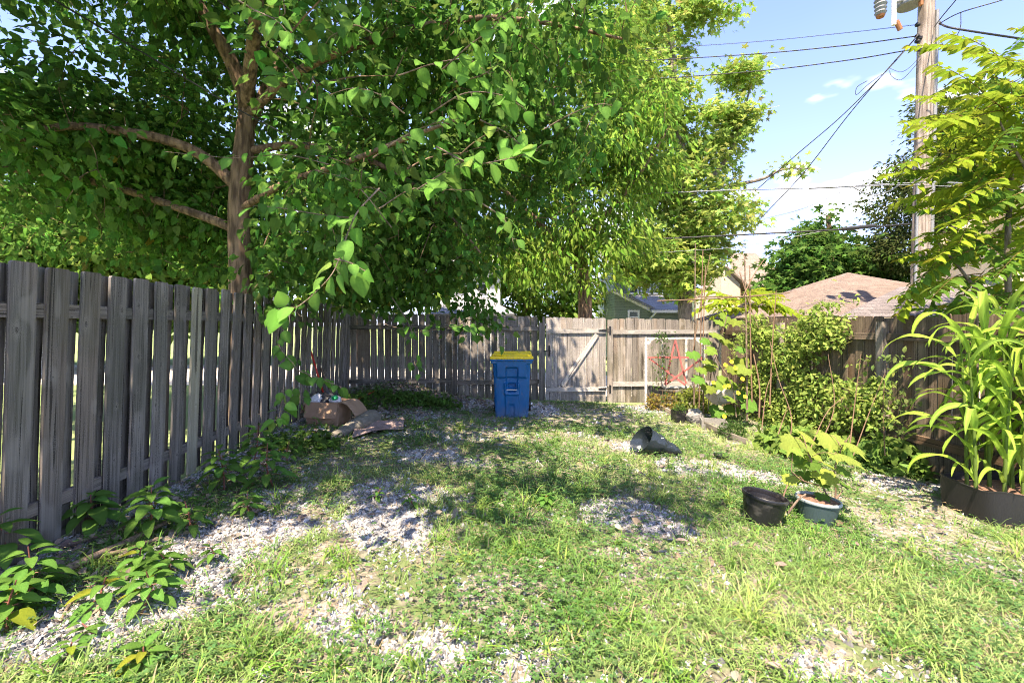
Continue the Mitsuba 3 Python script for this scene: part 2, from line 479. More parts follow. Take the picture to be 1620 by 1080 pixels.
HEART = leaf_tpl([.35, .30], .32, .36, [.2, .62])
OVAL = leaf_tpl([.26, .24], .2, .3)
SMALL = leaf_tpl([.24], .2, .25, [.45])
LANCE = leaf_tpl([.15, .12], .25, .35)
MAPLE = lobed_tpl([-125, -62, 0, 62, 125], [.5, .75, .85, .75, .5], .5)
HEART_HI = leaf_tpl([.17, .30, .37, .375, .315, .205, .09], .16, .26, [.03, .12, .26, .42, .6, .77, .91])


def rows_norm(a):
    return a / (np.linalg.norm(a, axis=1, keepdims=True) + 1e-9)


def scatter(tpl, pos, ax, up, size, col, wid=None):
    v, f = tpl
    ax = rows_norm(ax)
    up = rows_norm(up - ax * (up * ax).sum(1, keepdims=True))
    sx = np.cross(ax, up)
    size = np.broadcast_to(size, (len(pos),))
    w = size if wid is None else size * wid
    P = pos[:, None] + v[None, :, 0:1] * (sx * w[:, None])[:, None] + v[None, :, 1:2] * (ax * size[:, None])[:, None] + v[None, :, 2:3] * (up * size[:, None])[:, None]
    Fc = (f[None] + (np.arange(len(pos)) * len(v))[:, None, None]).reshape(-1, 3)
    C = np.repeat(np.asarray(col), len(v), 0)
    return P.reshape(-1, 3), Fc, C


def tones(n, base, var=.25, yellow=.0, ycol=(.26, .24, .03)):
    b = np.asarray(base) * (1 + var * RNG.normal(0, 1, (n, 1)).clip(-1.8, 2.2)) * (1 + .06 * RNG.normal(0, 1, (n, 3)))
    y = rnd(0, 1, n) < yellow
    b[y] = np.asarray(ycol) * rnd(.7, 1.2, (y.sum(), 1))
    return b.clip(.01, .8)


# ---------------------------------------------------------------- trees
def grow(limbs, targets, droop=.15, tip=.004):
    """limbs: list of (points, r0, r1); targets joined one by one to the nearest node. Returns chains [(points, radii)] and twig tips."""
    from scipy.spatial import cKDTree
    nodes = []
    for p, r0, r1 in limbs:
        nodes.append(smooth_path(p, 8))
    N = np.vstack(nodes)
    order = np.argsort(cKDTree(N).query(targets)[0])
    pend, chains, tree, extra = [], [], cKDTree(N), []
    for c, k in enumerate(order):
        t = targets[k]
        d, i = tree.query(t)
        base = N[i]
        if extra:
            e = np.array(extra)
            j = np.argmin(((e - t) ** 2).sum(1))
            if np.linalg.norm(e[j] - t) < d:
                base, d = e[j], np.linalg.norm(e[j] - t)
        mid = (base + t) / 2 + RNG.normal(0, .08, 3) * d + np.array([0, 0, droop * d])
        s = np.linspace(0, 1, 6)[:, None]
        path = (1 - s) ** 2 * base + 2 * s * (1 - s) * mid + s ** 2 * t
        chains.append((path, np.linspace(.004 + .007 * d, tip, 6)))
        extra += list(path[2:])
        if len(extra) > 400:
            N = np.vstack([N, np.array(extra)])
            extra, tree = [], cKDTree(N)
    return chains


def in_ellipsoids(ells, n, gap=.42, freq=.8, seed=1, shell=.0):
    out = []
    w = np.array([e[1][0] * e[1][1] * e[1][2] * (e[2] if len(e) > 2 else 1) for e in ells])
    while sum(map(len, out)) < n:
        k = RNG.choice(len(ells), n, p=w / w.sum())
        d = rows_norm(RNG.normal(0, 1, (n, 3))) * (shell + (1 - shell) * rnd(0, 1, (n, 1)) ** .42)
        p = np.array([ells[i][0] for i in k]) + d * np.array([ells[i][1] for i in k])
        p = p[meshkit.fbm(p * freq, 2, seed) > gap]
        if seed == 11:      # the mulberry's inner crown is bare on the yard side of its trunk
            p = p[~((p[:, 0] > -4.1) & (p[:, 0] < -2.35) & (p[:, 1] > 4.4) & (p[:, 1] < 6.25) & (p[:, 2] > 3.3) & (p[:, 2] < 5.0))]
        out.append(p)
    return np.vstack(out)[:n]


def foliage(chains, tpl, per, size, base, var=.25, spread=.22, hang=.5, yellow=.0, t0=.25, wid=None, upvar=.5):
    P, A, U = [], [], []
    for path, _ in chains:
        n = RNG.poisson(per)
        if n == 0:
            continue
        t = rnd(t0, 1.0, n) * (len(path) - 1)
        i = np.minimum(t.astype(int), len(path) - 2)
        pt = path[i] + (t - i)[:, None] * (path[i + 1] - path[i])
        d = rows_norm(path[i + 1] - path[i])
        off = RNG.normal(0, 1, (n, 3)) * spread * np.array([1, 1, .55])
        P.append(pt + off)
        A.append(rows_norm(off + d * .1) + d * .5 + np.array([0, 0, -hang]) + RNG.normal(0, .3, (n, 3)))
        U.append(np.array([0, 0, 1.0]) + RNG.normal(0, upvar, (n, 3)))
    P, A, U = map(np.vstack, (P, A, U))
    n = len(P)
    tone = base * (.75 + .5 * meshkit.fbm(P * .9, 2, 4))[:, None] * np.ones((1, 3))
    col = (tone * (1 + var * RNG.normal(0, 1, (n, 1)).clip(-1.6, 2)) * (1 + .1 * RNG.normal(0, 1, (n, 3)))).clip(.008, .7)
    y = rnd(0, 1, n) < yellow
    col[y] = np.array([.24, .22, .03]) * rnd(.7, 1.2, (y.sum(), 1))
    v, f, c = scatter(tpl, P, A, U, size * rnd(.5, 1.3, n), col, wid)
    return MB().add(v, f, c=c)


def limb_mesh(limbs, sides=9):
    out = []
    for p, r0, r1 in limbs:
        q = smooth_path(p, 7)
        r = np.linspace(r0, r1, len(q)) * (1 + .10 * (meshkit.fbm(q * 3, 2, 3) - .5))
        out.append(trimesh.Trimesh(*tube(q, r, sides), process=False))
    return out


def twig_mesh(chains, sides=4):
    mb = MB()
    for p, r in chains:
        mb.add(*tube(p, r, sides, cap=False))
    return mb


def tree(name, label, limbs, ells, ntarget, tpl, per, size, base, bark='bark', group=None, gap=.42, freq=.8, seed=1, cat_='tree', shell=0., trunks=1, **kw):
    k = thing(name, label, cat_, group)
    put('trunk', cat(limb_mesh(limbs[:trunks], 12)), bark, k, smooth=True)
    for l in limbs[trunks:]:
        put('limb', limb_mesh([l])[0], bark, k, smooth=True)
    tg = in_ellipsoids(ells, ntarget, gap, freq, seed, shell)
    ch = grow(limbs, tg)
    put('twigs', twig_mesh(ch), bark, k)
    labels[k + '__twigs'] = {'kind': 'stuff'}
    put('crown', foliage(ch, tpl, per, size, np.array(base), **kw), 'leaf', k)
    return k


# ---- the big mulberry at the left
Tm = 6.3
mul_limbs = [
    ([(-3.74, Tm, -.1), V(381, 465, Tm), V(378, 330, Tm), V(387, 220, Tm), V(390, 168, Tm), V(372, 110, 6.2), V(345, 60, 6.1), V(308, -5, 6.0), V(250, -140, 5.8), V(230, -260, 5.8)], .16, .045),
    ([V(387, 215, Tm), V(416, 150, 6.5), V(442, 90, 6.7), V(470, 0, 6.8), V(500, -130, 6.7)], .085, .03),
    ([V(380, 300, Tm), V(325, 250, 6.2), V(270, 224, 6.0), V(200, 209, 5.8), V(100, 200, 5.6), V(0, 226, 5.4), V(-130, 232, 5.2)], .085, .03),
    ([V(379, 365, Tm), V(300, 335, 6.4), V(150, 288, 6.5), V(0, 266, 6.4), V(-120, 260, 6.3)], .07, .03),
    ([V(388, 185, Tm), V(470, 115, 5.9), V(600, 60, 5.6), V(740, 30, 5.4), V(860, 36, 5.4), V(985, 62, 5.4)], .065, .016),
    ([V(382, 330, Tm), V(450, 290, 5.6), V(540, 260, 4.9), V(640, 220, 4.3), V(720, 190, 3.7)], .05, .012),
    ([V(389, 175, Tm), (-2.9, 5.2, 5.6), (-2.5, 4.0, 6.1), (-1.6, 2.8, 6.2), (-.1, 1.6, 6.2)], .09, .02),
    ([(-2.9, 5.2, 5.6), (-3.4, 3.6, 6.0), (-4.0, 2.0, 6.3), (-4.4, .4, 6.4)], .06, .015),
    ([V(383, 240, Tm), V(480, 230, 6.4), V(600, 260, 6.4), V(700, 330, 6.3), V(760, 400, 6.3)], .06, .012),
    ([V(300, 0, 5.8), V(100, -40, 5.2), V(-60, -60, 4.8)], .06, .02),
]
mul_ells = [((-3.6, 6.6, 6.3), (4.0, 3.0, 3.1)), ((-5.8, 6.2, 4.0), (2.4, 2.0, 1.4), 1.3), ((-.6, 6.2, 4.6), (2.0, 1.6, 1.7), 1.5), ((-.9, 6.4, 2.9), (1.1, 1.0, .9), 1.8), ((-1.6, 5.2, 3.0), (1.2, 1.0, .9), 1.6),
            ((-2.3, 1.95, 6.2), (1.55, 1.5, .8), 2.8), ((-4.6, 4.0, 7.2), (2.6, 1.7, 1.1), 1.3), ((.2, 1.2, 6.2), (.95, 1.3, .7), 1.3), ((-1.3, .7, 6.2), (.5, .4, .4), 2.5), ((-.7, 7.6, 1.8), (.55, .5, .6), 3.0), ((-4.2, .9, 6.3), (1.7, 1.9, .8), 1.9), ((-5.7, 6.4, 5.9), (1.5, 1.4, 1.0), 1.5), ((-1.6, 7.2, 2.0), (.9, .7, .8), 3.0), ((-2.6, 6.6, 2.3), (.5, .6, .7), 3.0), ((-2.9, 5.6, 2.0), (.42, .5, .6), 2.5), ((-1.5, 4.2, 4.2), (1.3, .9, .9), 1.6), ((-6.5, 4.5, 5.0), (2.2, 1.6, 1.6)), ((.5, 4.9, 5.3), (1.1, 1.0, .8), .7), ((-2.2, 6.6, 2.2), (.8, .7, .5), 2.0), ((-5.0, 7.6, 2.9), (2.4, 1.2, .9), 1.6), ((-7.2, 8.0, 4.2), (2.6, 1.6, 1.8), 1.3), ((-.4, 7.2, 3.6), (1.9, 1.2, 1.3), 1.6)]
mul = tree('mulberry_tree', 'big spreading broadleaf tree rising behind the leaning grey fence at the left', mul_limbs, mul_ells, 2450, HEART, 26, .122, (.105, .215, .042), gap=.42, freq=.75, seed=11,
           spread=.20, hang=.45, yellow=.003)


# ---- the shoots that hang nearest, each leaf a part
def leaf_variants(tpl, n, base, var=.2, wave=.03, bs='leaf'):
    out = []
    for i in range(n):
        v, f = tpl[0].copy(), tpl[1]
        v[:, 2] += wave * np.sin(v[:, 1] * 7 + i) * np.sign(v[:, 0]) + .05 * math.sin(i * 2.1) * v[:, 0]
        v[:, 2] -= rnd(-.05, .15) * v[:, 1] ** 2
        c = tones(1, base, var)[0] * np.ones((len(v), 1))
        c[np.abs(v[:, 0]) < 1e-6] *= 1.25
        out.append(shape(MB().add(v, f, c=c.clip(0, .8)), bs, smooth=True))
    return out


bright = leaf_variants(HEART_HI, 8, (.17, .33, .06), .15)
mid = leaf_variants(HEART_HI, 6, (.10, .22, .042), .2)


def leaf_frame(p, ax, up, s):
    ax = nrm(ax)
    up = nrm(np.asarray(up) - ax * (np.asarray(up) @ ax))
    return frame(p, np.cross(ax, up), ax, up, s)


def shoot(pts, n, size, plys, parent=mul, side_shoots=True):
    path = smooth_path(pts, 8)
    put('shoot', tube(path, np.linspace(.006, .0018, len(path)), 5), 'stick', parent, smooth=True)
    n = int(n * 1.35)
    for i in range(n):
        t = (.10 + .90 * (i + .5) / n) * (len(path) - 1)
        k = min(int(t), len(path) - 2)
        d = nrm(path[k + 1] - path[k])
        q = path[k] + (t - k) * (path[k + 1] - path[k])
        side = nrm(np.cross(d, [0, 0, 1])) * (1 if i % 2 else -1) * rnd(.4, 1) + RNG.normal(0, .45, 3)
        stalk = nrm(side + d * .5) * rnd(.025, .07)
        ax = side * rnd(.4, 1) + d * rnd(.1, .8) + np.array([0, 0, -rnd(.1, .9)]) + RNG.normal(0, .25, 3)
        up = np.array([-.15, -.55, .8]) + RNG.normal(0, .42, 3)
        put('leaf', plys[RNG.integers(len(plys))], None, parent, M=leaf_frame(q + stalk, ax, up, size * rnd(.55, 1.2)))
        put('leaf_stalk', tube([q, q + stalk * .5 + (0, 0, .004), q + stalk], .0014, 4, cap=False), 'stick', parent)


S = lambda *a: [V(*p) for p in a]
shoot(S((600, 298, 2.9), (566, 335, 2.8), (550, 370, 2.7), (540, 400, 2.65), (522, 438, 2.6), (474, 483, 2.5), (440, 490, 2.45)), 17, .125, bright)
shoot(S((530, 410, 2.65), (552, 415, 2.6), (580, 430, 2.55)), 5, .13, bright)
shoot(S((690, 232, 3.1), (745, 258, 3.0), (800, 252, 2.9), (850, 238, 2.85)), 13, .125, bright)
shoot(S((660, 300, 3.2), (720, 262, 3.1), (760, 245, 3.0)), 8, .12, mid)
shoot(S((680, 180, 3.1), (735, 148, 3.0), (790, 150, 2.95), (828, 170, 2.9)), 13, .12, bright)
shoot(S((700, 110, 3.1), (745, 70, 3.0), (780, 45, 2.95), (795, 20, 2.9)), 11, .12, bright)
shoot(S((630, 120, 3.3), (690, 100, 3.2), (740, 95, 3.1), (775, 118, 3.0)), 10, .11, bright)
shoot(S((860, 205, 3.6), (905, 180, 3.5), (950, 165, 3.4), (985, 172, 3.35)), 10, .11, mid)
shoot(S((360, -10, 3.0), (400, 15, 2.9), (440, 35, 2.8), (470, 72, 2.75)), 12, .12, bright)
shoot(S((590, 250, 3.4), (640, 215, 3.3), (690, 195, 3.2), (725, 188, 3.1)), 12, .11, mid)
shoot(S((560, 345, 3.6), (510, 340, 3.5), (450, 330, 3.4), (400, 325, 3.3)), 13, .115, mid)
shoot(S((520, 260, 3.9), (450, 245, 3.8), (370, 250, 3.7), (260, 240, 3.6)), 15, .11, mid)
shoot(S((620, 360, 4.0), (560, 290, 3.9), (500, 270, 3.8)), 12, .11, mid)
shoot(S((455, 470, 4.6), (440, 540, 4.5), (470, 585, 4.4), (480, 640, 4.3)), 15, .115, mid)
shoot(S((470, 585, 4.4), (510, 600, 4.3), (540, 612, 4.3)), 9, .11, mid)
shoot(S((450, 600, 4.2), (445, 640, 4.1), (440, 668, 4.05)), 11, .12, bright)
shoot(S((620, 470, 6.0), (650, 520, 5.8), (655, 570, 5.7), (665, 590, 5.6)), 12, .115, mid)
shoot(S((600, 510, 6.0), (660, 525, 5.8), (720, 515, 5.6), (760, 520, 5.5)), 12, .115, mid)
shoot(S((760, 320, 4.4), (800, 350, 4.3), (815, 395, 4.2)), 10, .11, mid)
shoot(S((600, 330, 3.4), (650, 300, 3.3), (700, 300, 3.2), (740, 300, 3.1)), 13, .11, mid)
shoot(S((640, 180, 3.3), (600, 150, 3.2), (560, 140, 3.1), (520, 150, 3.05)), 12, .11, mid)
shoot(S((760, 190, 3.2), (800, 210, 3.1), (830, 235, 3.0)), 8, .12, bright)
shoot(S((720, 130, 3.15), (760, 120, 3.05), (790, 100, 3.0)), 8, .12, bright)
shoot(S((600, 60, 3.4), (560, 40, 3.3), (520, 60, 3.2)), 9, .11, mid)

# ---- trees beyond the fences
ct = 11.8
tree('drooping_tree', 'leafy drooping tree standing just behind the gate and the back fence',
     [([V(925, 560, ct), V(924, 447, ct), V(905, 330, ct), V(880, 200, ct), V(850, 60, ct)], .20, .06), ([V(922, 430, ct), V(830, 330, 11), V(740, 260, 10.8)], .1, .03), ([V(915, 390, ct), V(1000, 290, 11.5), V(1060, 200, 11.5)], .1, .03)],
     [((.9, 11.8, 5.8), (3.2, 1.8, 2.6)), ((-.9, 11.2, 4.6), (2.0, 1.4, 2.0)), ((2.2, 11.6, 3.2), (1.6, 1.2, 1.1), 1.8), ((3.0, 12.0, 6.4), (1.6, 1.4, 2.0)), ((-.2, 11.0, 3.0), (1.2, .9, .8), 1.4), ((1.0, 11.5, 8.6), (2.6, 1.6, 1.6))], 1100, LANCE, 28, .21, (.20, .33, .052), seed=21, gap=.38, hang=1.1,
     spread=.26, freq=.7)
tree('maple_tree', 'tall sunlit pale green tree with clumped foliage left of the power lines', [([V(1085, 600, 18), V(1080, 300, 18), V(1065, 120, 18), V(1050, -100, 18)], .3, .08), ([V(1080, 320, 18), V(1150, 250, 17.5), V(1190, 130, 17.5)], .12, .03), ([V(1078, 340, 18), V(1000, 200, 18)], .12, .04),
     ([V(1120, 300, 17.6), V(1200, 285, 17.2), V(1240, 268, 17), (11.2, 17, 7.3)], .08, .012)],
     [((6.4, 18, 8.0), (2.7, 2.0, 2.4)), ((6.2, 18, 4.6), (2.8, 1.8, 2.0), 1.3), ((5.2, 18, 11.4), (2.6, 2, 3.2)), ((8.2, 17.5, 5.2), (1.4, 1.2, 1.6), 1.2), ((8.6, 17.5, 9.4), (.8, .8, .6), 2.5), ((8.9, 17.5, 11.2), (.8, .8, .5), 2.5), ((7.6, 17.6, 13.4), (1.3, 1, 1.0), 1.6), ((10.4, 17, 7.45), (.5, .5, .35), 3)], 1100, MAPLE, 26, .21, (.33, .44, .10),
     seed=31, gap=.445, spread=.30, hang=.35, freq=.7, bark='bark_pale')
tree('round_tree', 'dense dark green rounded tree behind the brown hip roof', [([V(1320, 600, 26), V(1315, 420, 26), V(1310, 340, 26)], .3, .1)],
     [((18.0, 26, 4.6), (3.4, 2.4, 2.3)), ((19.8, 26, 3.4), (3.6, 2.4, 2.2)), ((16.2, 26, 3.0), (2.4, 2, 1.6)), ((17.6, 26, 6.9), (1.5, 1.3, 1.0))], 560, MAPLE, 28, .36, (.10, .19, .04), seed=41, gap=.36, spread=.36, hang=.35, freq=.5)
tree('airy_tree', 'tall fine-leaved olive green tree directly behind the utility pole', [([V(1490, 600, 24), V(1485, 330, 24), V(1500, 180, 24)], .25, .07), ([V(1486, 360, 24), V(1420, 250, 24)], .1, .03)],
     [((21.6, 24, 8.0), (2.6, 2.2, 2.6)), ((23.4, 24, 11.0), (2.6, 2.2, 3.0)), ((25.5, 24, 9.0), (2.8, 2.2, 3.5)), ((21.0, 24, 5.4), (2.4, 2, 1.7))], 700, SMALL, 36, .25, (.09, .12, .038), seed=51, gap=.43, spread=.34, hang=.2, freq=.5, bark='bark_pale')
for i, (px, Y, zc, rx, rz, lb) in enumerate([(60, 13.5, 4.2, 3.6, 3.0, 'dark leafy tree glimpsed far behind the left end of the leaning fence'), (250, 15, 4.4, 3.6, 3.2, 'bright green tree glimpsed through the gap left of the big trunk'), (560, 15.5, 5.0, 3.6, 3.4, 'shaded green tree glimpsed right of the big trunk above the fence corner'),
                                             (830, 25, 4.2, 4.5, 3.6, 'pale yellow-green tree seen between the pale house and the drooping tree')]):
    c = V(px, 500, Y)
    tree('background_tree', lb, [([(c[0], Y, -.4), (c[0] + .1, Y, 2), (c[0] - .2, Y, zc + .5)], .2, .06)], [((c[0], Y, zc), (rx, 2.2, rz)), ((c[0] + 1.4, Y, zc - 1), (rx * .7, 2, rz * .7))], 380, OVAL, 30, .30, (.16, .26, .05), seed=61 + i, gap=.42, spread=.38, hang=.4, freq=.5)


# ---- tree of heaven: compound leaves, each a part
def compound(pairs, L, leaflet, base, seed):
    mb = MB()
    s = np.linspace(0, 1, 10)
    path = np.stack([.05 * np.sin(s * 3 + seed) * L, s * L, -.28 * L * s ** 2], -1)
    mb.add(*tube(path, np.linspace(.006, .0018, 10), 4), c=(.22, .16, .06))
    tt = np.linspace(.14, .97, pairs)
    P = np.stack([np.interp(np.repeat(tt, 2), s, path[:, k]) for k in range(3)], -1)
    sg = np.tile([1, -1], pairs)
    n = len(P)
    A = np.stack([sg, np.full(n, .38), np.full(n, -.30)], -1) + RNG.normal(0, .22, (n, 3))
    U = np.array([[0, 0, 1.0]]) + RNG.normal(0, .25, (n, 3))
    sz = leaflet * (.55 + .6 * np.sin(np.repeat(tt, 2) * 2.6 + .25)) * rnd(.85, 1.1, n)
    v, f, c = scatter(LANCE, P, A, U, sz, tones(n, base, .14), 1.45)
    return shape(mb.add(v, f, c=c), 'leaf')


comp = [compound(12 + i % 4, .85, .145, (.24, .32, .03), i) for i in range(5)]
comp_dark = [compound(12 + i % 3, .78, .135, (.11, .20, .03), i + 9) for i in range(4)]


def heaven(label, stems, leaves):
    k = thing('compound_leaf_tree', label, 'tree')
    for p, r0, r1 in stems:
        put('stem', tube(smooth_path(p, 6), np.linspace(r0, r1, 6 * (len(p) - 1) + 1) if len(p) > 2 else r0, 7), 'bark_pale', k, smooth=True)
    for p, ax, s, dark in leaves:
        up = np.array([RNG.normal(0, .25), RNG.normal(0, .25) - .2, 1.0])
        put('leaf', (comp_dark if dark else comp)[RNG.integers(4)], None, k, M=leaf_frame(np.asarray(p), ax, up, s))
    return k


hl = []
for px, py, Y, dx, dz, s, dk in [(1560, 195, 4.9, -1, .1, 1.25, 0), (1570, 150, 5.0, -1, .6, 1.0, 0), (1640, 120, 5.0, -1, .5, 1.0, 0), (1600, 240, 4.9, -1, .0, 1.1, 0), (1650, 60, 4.8, -.8, .3, .5, 0), (1590, 330, 5.0, -1, .0, 1.1, 0), (1560, 370, 5.0, -1, -.1, 1.0, 0),
                                (1530, 360, 5.2, -1, -.4, .7, 0), (1600, 420, 5.1, -1, -.2, 1.0, 1), (1580, 300, 5.3, -1, -.3, 1.0, 1), (1640, 300, 5.0, -1, -.1, 1.1, 1), (1640, 380, 5.1, -1, -.3, 1.1, 1), (1555, 275, 5.2, -.8, -.6, .7, 1), (1620, 200, 5.1, -.9, .4, 1.1, 0), (1600, 100, 5.2, -.9, .5, 1.1, 0), (1650, 160, 5.0, -1, .2, 1.2, 0), (1570, 240, 4.9, -1, -.1, 1.1, 0), (1545, 130, 5.0, -.9, -.1, .9, 0), (1590, 280, 4.9, -1, -.2, 1.0, 0)]:
    hl.append((V(px, py, Y), np.array([dx, -.25, dz]), s, dk))
for i in range(270):
    px_ = rnd(1500, 1720)
    c = V(px_, rnd(90 + max(0, 1560 - px_) * 2.2, 500), rnd(4.9, 7.6))
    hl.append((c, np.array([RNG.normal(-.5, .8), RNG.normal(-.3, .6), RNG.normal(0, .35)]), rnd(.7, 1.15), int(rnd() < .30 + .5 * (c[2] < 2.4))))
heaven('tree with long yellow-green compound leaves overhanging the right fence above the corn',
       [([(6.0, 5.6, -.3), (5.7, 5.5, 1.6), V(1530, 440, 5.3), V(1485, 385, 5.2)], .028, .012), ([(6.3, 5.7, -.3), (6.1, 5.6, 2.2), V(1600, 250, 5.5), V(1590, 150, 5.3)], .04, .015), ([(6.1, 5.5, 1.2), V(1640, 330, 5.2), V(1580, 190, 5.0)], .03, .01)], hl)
hl = []
for i in range(16):
    hl.append((V(1185, 478, 9.95) + RNG.normal(0, .12, 3), np.array([math.cos(i * 2.4), .35 * math.sin(i * 2.4), rnd(-.1, .45)]), rnd(.9, 1.45), 0))
heaven('bright fern-like sapling poking over the back corner of the right fence', [([V(1178, 560, 10.2), V(1182, 500, 10.0), V(1185, 470, 9.95)], .02, .01)], hl)


# ---------------------------------------------------------------- fences
UID = [0]


def plank(L, w, t, o, eu, ed, ev, ear=.0, bow=0., twist=0., dz=0., skew=0., rows=(0, .3, .65)):
    """board: u across, v along, d through; each board has its own id in uv"""
    UID[0] += 1
    uid = UID[0]
    vs = [r * L for r in rows] + ([L - ear, L] if ear else [L])
    hw = [w / 2 + rnd(-.002, .002) for _ in vs]
    if ear:
        hw[-1] = w / 2 - ear * rnd(.7, 1.0)
    mb = MB()
    o, eu, ed, ev = map(np.asarray, (o, eu, ed, ev))

    def P(u, d, v):
        s = v / L
        return o + eu * (u + skew * s) + ed * (d + bow * 4 * s * (1 - s) + twist * u * s) + ev * v

    def quad(a, b, c, d, uvs):
        mb.add([P(*a), P(*b), P(*c), P(*d)], [[0, 1, 2, 3]], uv=[(2 * uid + x, y) for x, y in uvs])
    for i in range(len(vs) - 1):
        a, b, v0, v1 = hw[i], hw[i + 1], vs[i], vs[i + 1]
        quad((-a, 0, v0), (a, 0, v0), (b, 0, v1), (-b, 0, v1), [(-a, v0), (a, v0), (b, v1), (-b, v1)])
        quad((a, t, v0), (-a, t, v0), (-b, t, v1), (b, t, v1), [(-a + .3, v0), (a + .3, v0), (b + .3, v1), (-b + .3, v1)])
        quad((a, 0, v0), (a, t, v0), (b, t, v1), (b, 0, v1), [(a, v0), (a + t, v0), (b + t, v1), (b, v1)])
        quad((-a, t, v0), (-a, 0, v0), (-b, 0, v1), (-b, t, v1), [(-a - t, v0), (-a, v0), (-b, v1), (-b - t, v1)])
    a, b = hw[-1], hw[0]
    quad((-a, 0, L), (a, 0, L), (a, t, L), (-a, t, L), [(-a, L), (a, L), (a, L + t), (-a, L + t)])
    quad((b, 0, 0), (-b, 0, 0), (-b, t, 0), (b, t, 0), [(b, 0), (-b, 0), (-b, -t), (b, -t)])
    return mb


UP = np.array([0, 0, 1.0])
# left fence: boards on both sides of the rails
lf = thing('wooden_fence', 'weathered grey board-on-board fence leaning along the left side of the yard', 'fence')
eL = nrm((-.061, 1, 0))
nL = nrm((1, .061, 0))                       # towards the yard
lean = nrm(UP + .032 * nL)
OL = np.array([-3.03 + .061 * 2.99, 0, 0])
atL = lambda s, d=0.: OL + eL * s + nL * d
for i in range(-6, 29):
    s = 2.735 + .24 * i + rnd(-.006, .006)
    b = atL(s, .02)
    z0 = float(gz(b[0], b[1])) + rnd(-.01, .03)
    top = 1.83 + rnd(-.012, .012) + (.01 if i > 20 else 0)
    if i == 7:
        put('board', plank(top - z0 - .02, .128, .02, b + UP * z0, -eL, -nL, lean, .022, rnd(-.004, .004), 0), 'wood_new', lf)
        labels[lf + '__board' + (f'_{i + 6:03d}' if i > -6 else '')] = {'label': 'newer pale yellowish board'}
    else:
        put('board', plank(top - z0, .143, .02, b + UP * z0, -eL, -nL, lean, .012, rnd(-.012, .008), rnd(-.10, .10), skew=rnd(-.012, .012)), 'wood_left', lf)
    b = atL(s + .135 + min(.003 * max(i, 0), .04), -.042)
    z0 = float(gz(b[0], b[1])) + rnd(0, .03)
    put('rear_board', plank(1.82 + rnd(-.012, .012) - z0, .146, .018, b + UP * z0, -eL, -nL, lean, .012, rnd(-.006, .01), rnd(-.05, .05)), 'wood_left', lf)
for zc, h in ((1.50, .09), (.24, .09)):
    for s0, s1 in ((1.2, 3.55), (3.555, 5.95), (5.955, 7.6), (7.605, 9.40)):
        b0 = atL(s0, -.001) + UP * zc + nL * .032 * zc
        put('rail', plank(s1 - s0, h, .038, b0 + UP * h / 2, UP, -nL, eL), 'wood_left', lf)
for s in (1.3, 3.7, 6.1, 8.5):
    b = atL(s, -.062)
    put('post', plank(1.75, .09, .09, b + UP * -.05, -eL, -nL, lean), 'wood_left', lf)

# back fence
eB = nrm((1, .063, 0))
nB = nrm((.063, -1, 0))                      # towards the camera
OB = np.array([-3.42, 9.42, 0])
onB = lambda px: float(np.linalg.solve(np.array([[eB[0], -(px - 810) / F], [eB[1], -1]]), -OB[:2])[0])
atB = lambda s, d=0.: OB + eB * s + nB * d
topB = lambda s: 1.715 - .018 * s
bf = thing('wooden_fence', 'grey picket fence across the back of the yard with gaps between its boards', 'fence')
sp = [onB(719.5), onB(856), onB(963.5)]
segs = [(0.06, sp[0] - .05), (sp[0] + .05, sp[1] - .06), (sp[2] + .06, onB(1138))]
for k, (a, b) in enumerate(segs):
    n = int(round((b - a) / .145))
    for i in range(n):
        s = a + (i + .5) * (b - a) / n
        p = atB(s, -.02)
        z0 = min(float(gz(p[0], p[1])) + rnd(-.02, .02), -.02 - .03 * k) if k else float(gz(p[0], p[1])) - .05
        w = (b - a) / n - (rnd(.006, .021) if k == 0 else rnd(.003, .013))
        put('board', plank(topB(s) + rnd(-.015, .015) - z0, w, .018, p + UP * z0, eB, -nB, UP, .026, rnd(-.006, .006), rnd(-.06, .06), skew=rnd(-.02, .008) if k < 2 else rnd(-.01, .01)), 'wood_back', bf)
    for zt in (-.275, -1.40):
        p = atB(a - .01, .02) + UP * (topB((a + b) / 2) + zt + .0)
        put('rail', plank(b - a + .02, .09, .038, p, UP, -nB, eB), 'wood_back' if k < 2 else 'wood_rail', bf)
for s, dt in ((sp[0], -.02), (sp[1] - .008, -.13), (sp[2] + .01, -.04)):
    p = atB(s, .075)
    put('post', plank(topB(s) + dt + .4, .10 if s != sp[1] - .008 else .088, .085, p - UP * .4, eB, -nB, UP), 'wood_back', bf)
p = atB(sp[1] + .052, .05)
put('post', plank(topB(sp[1]) + .4, .05, .04, p - UP * .4, eB, -nB, UP), 'wood_back', bf)
# gate
gt = thing('gate', 'pale grey board gate with diagonal brace and black hinges in the back fence', 'gate')
g0, g1 = onB(863.5), onB(958.5)
for i in range(9):
    s = g0 + (i + .5) * (g1 - g0) / 9
    z0 = -.205 + rnd(-.008, .008)
    put('board', plank(topB(s) - .01 + rnd(-.01, .01) - z0, (g1 - g0) / 9 - rnd(.002, .006), .018, atB(s, .0) + UP * z0, eB, -nB, UP, .026, rnd(-.004, .004), rnd(-.03, .03)), 'wood_gate', gt)
put('top_rail', plank(g1 - g0, .092, .035, atB(g0, .036) + UP * (V(0, 523.5, 9.62)[2]), UP, -nB, eB), 'wood_rail', gt)
put('bottom_rail', plank(g1 - g0, .092, .035, atB(g0, .036) + UP * (V(0, 616.5, 9.62)[2]), UP, -nB, eB), 'wood_rail', gt)
put('stile', plank(1.17, .09, .033, atB(g0 + .047, .034) + UP * .155, eB, -nB, UP), 'wood_gate', gt)
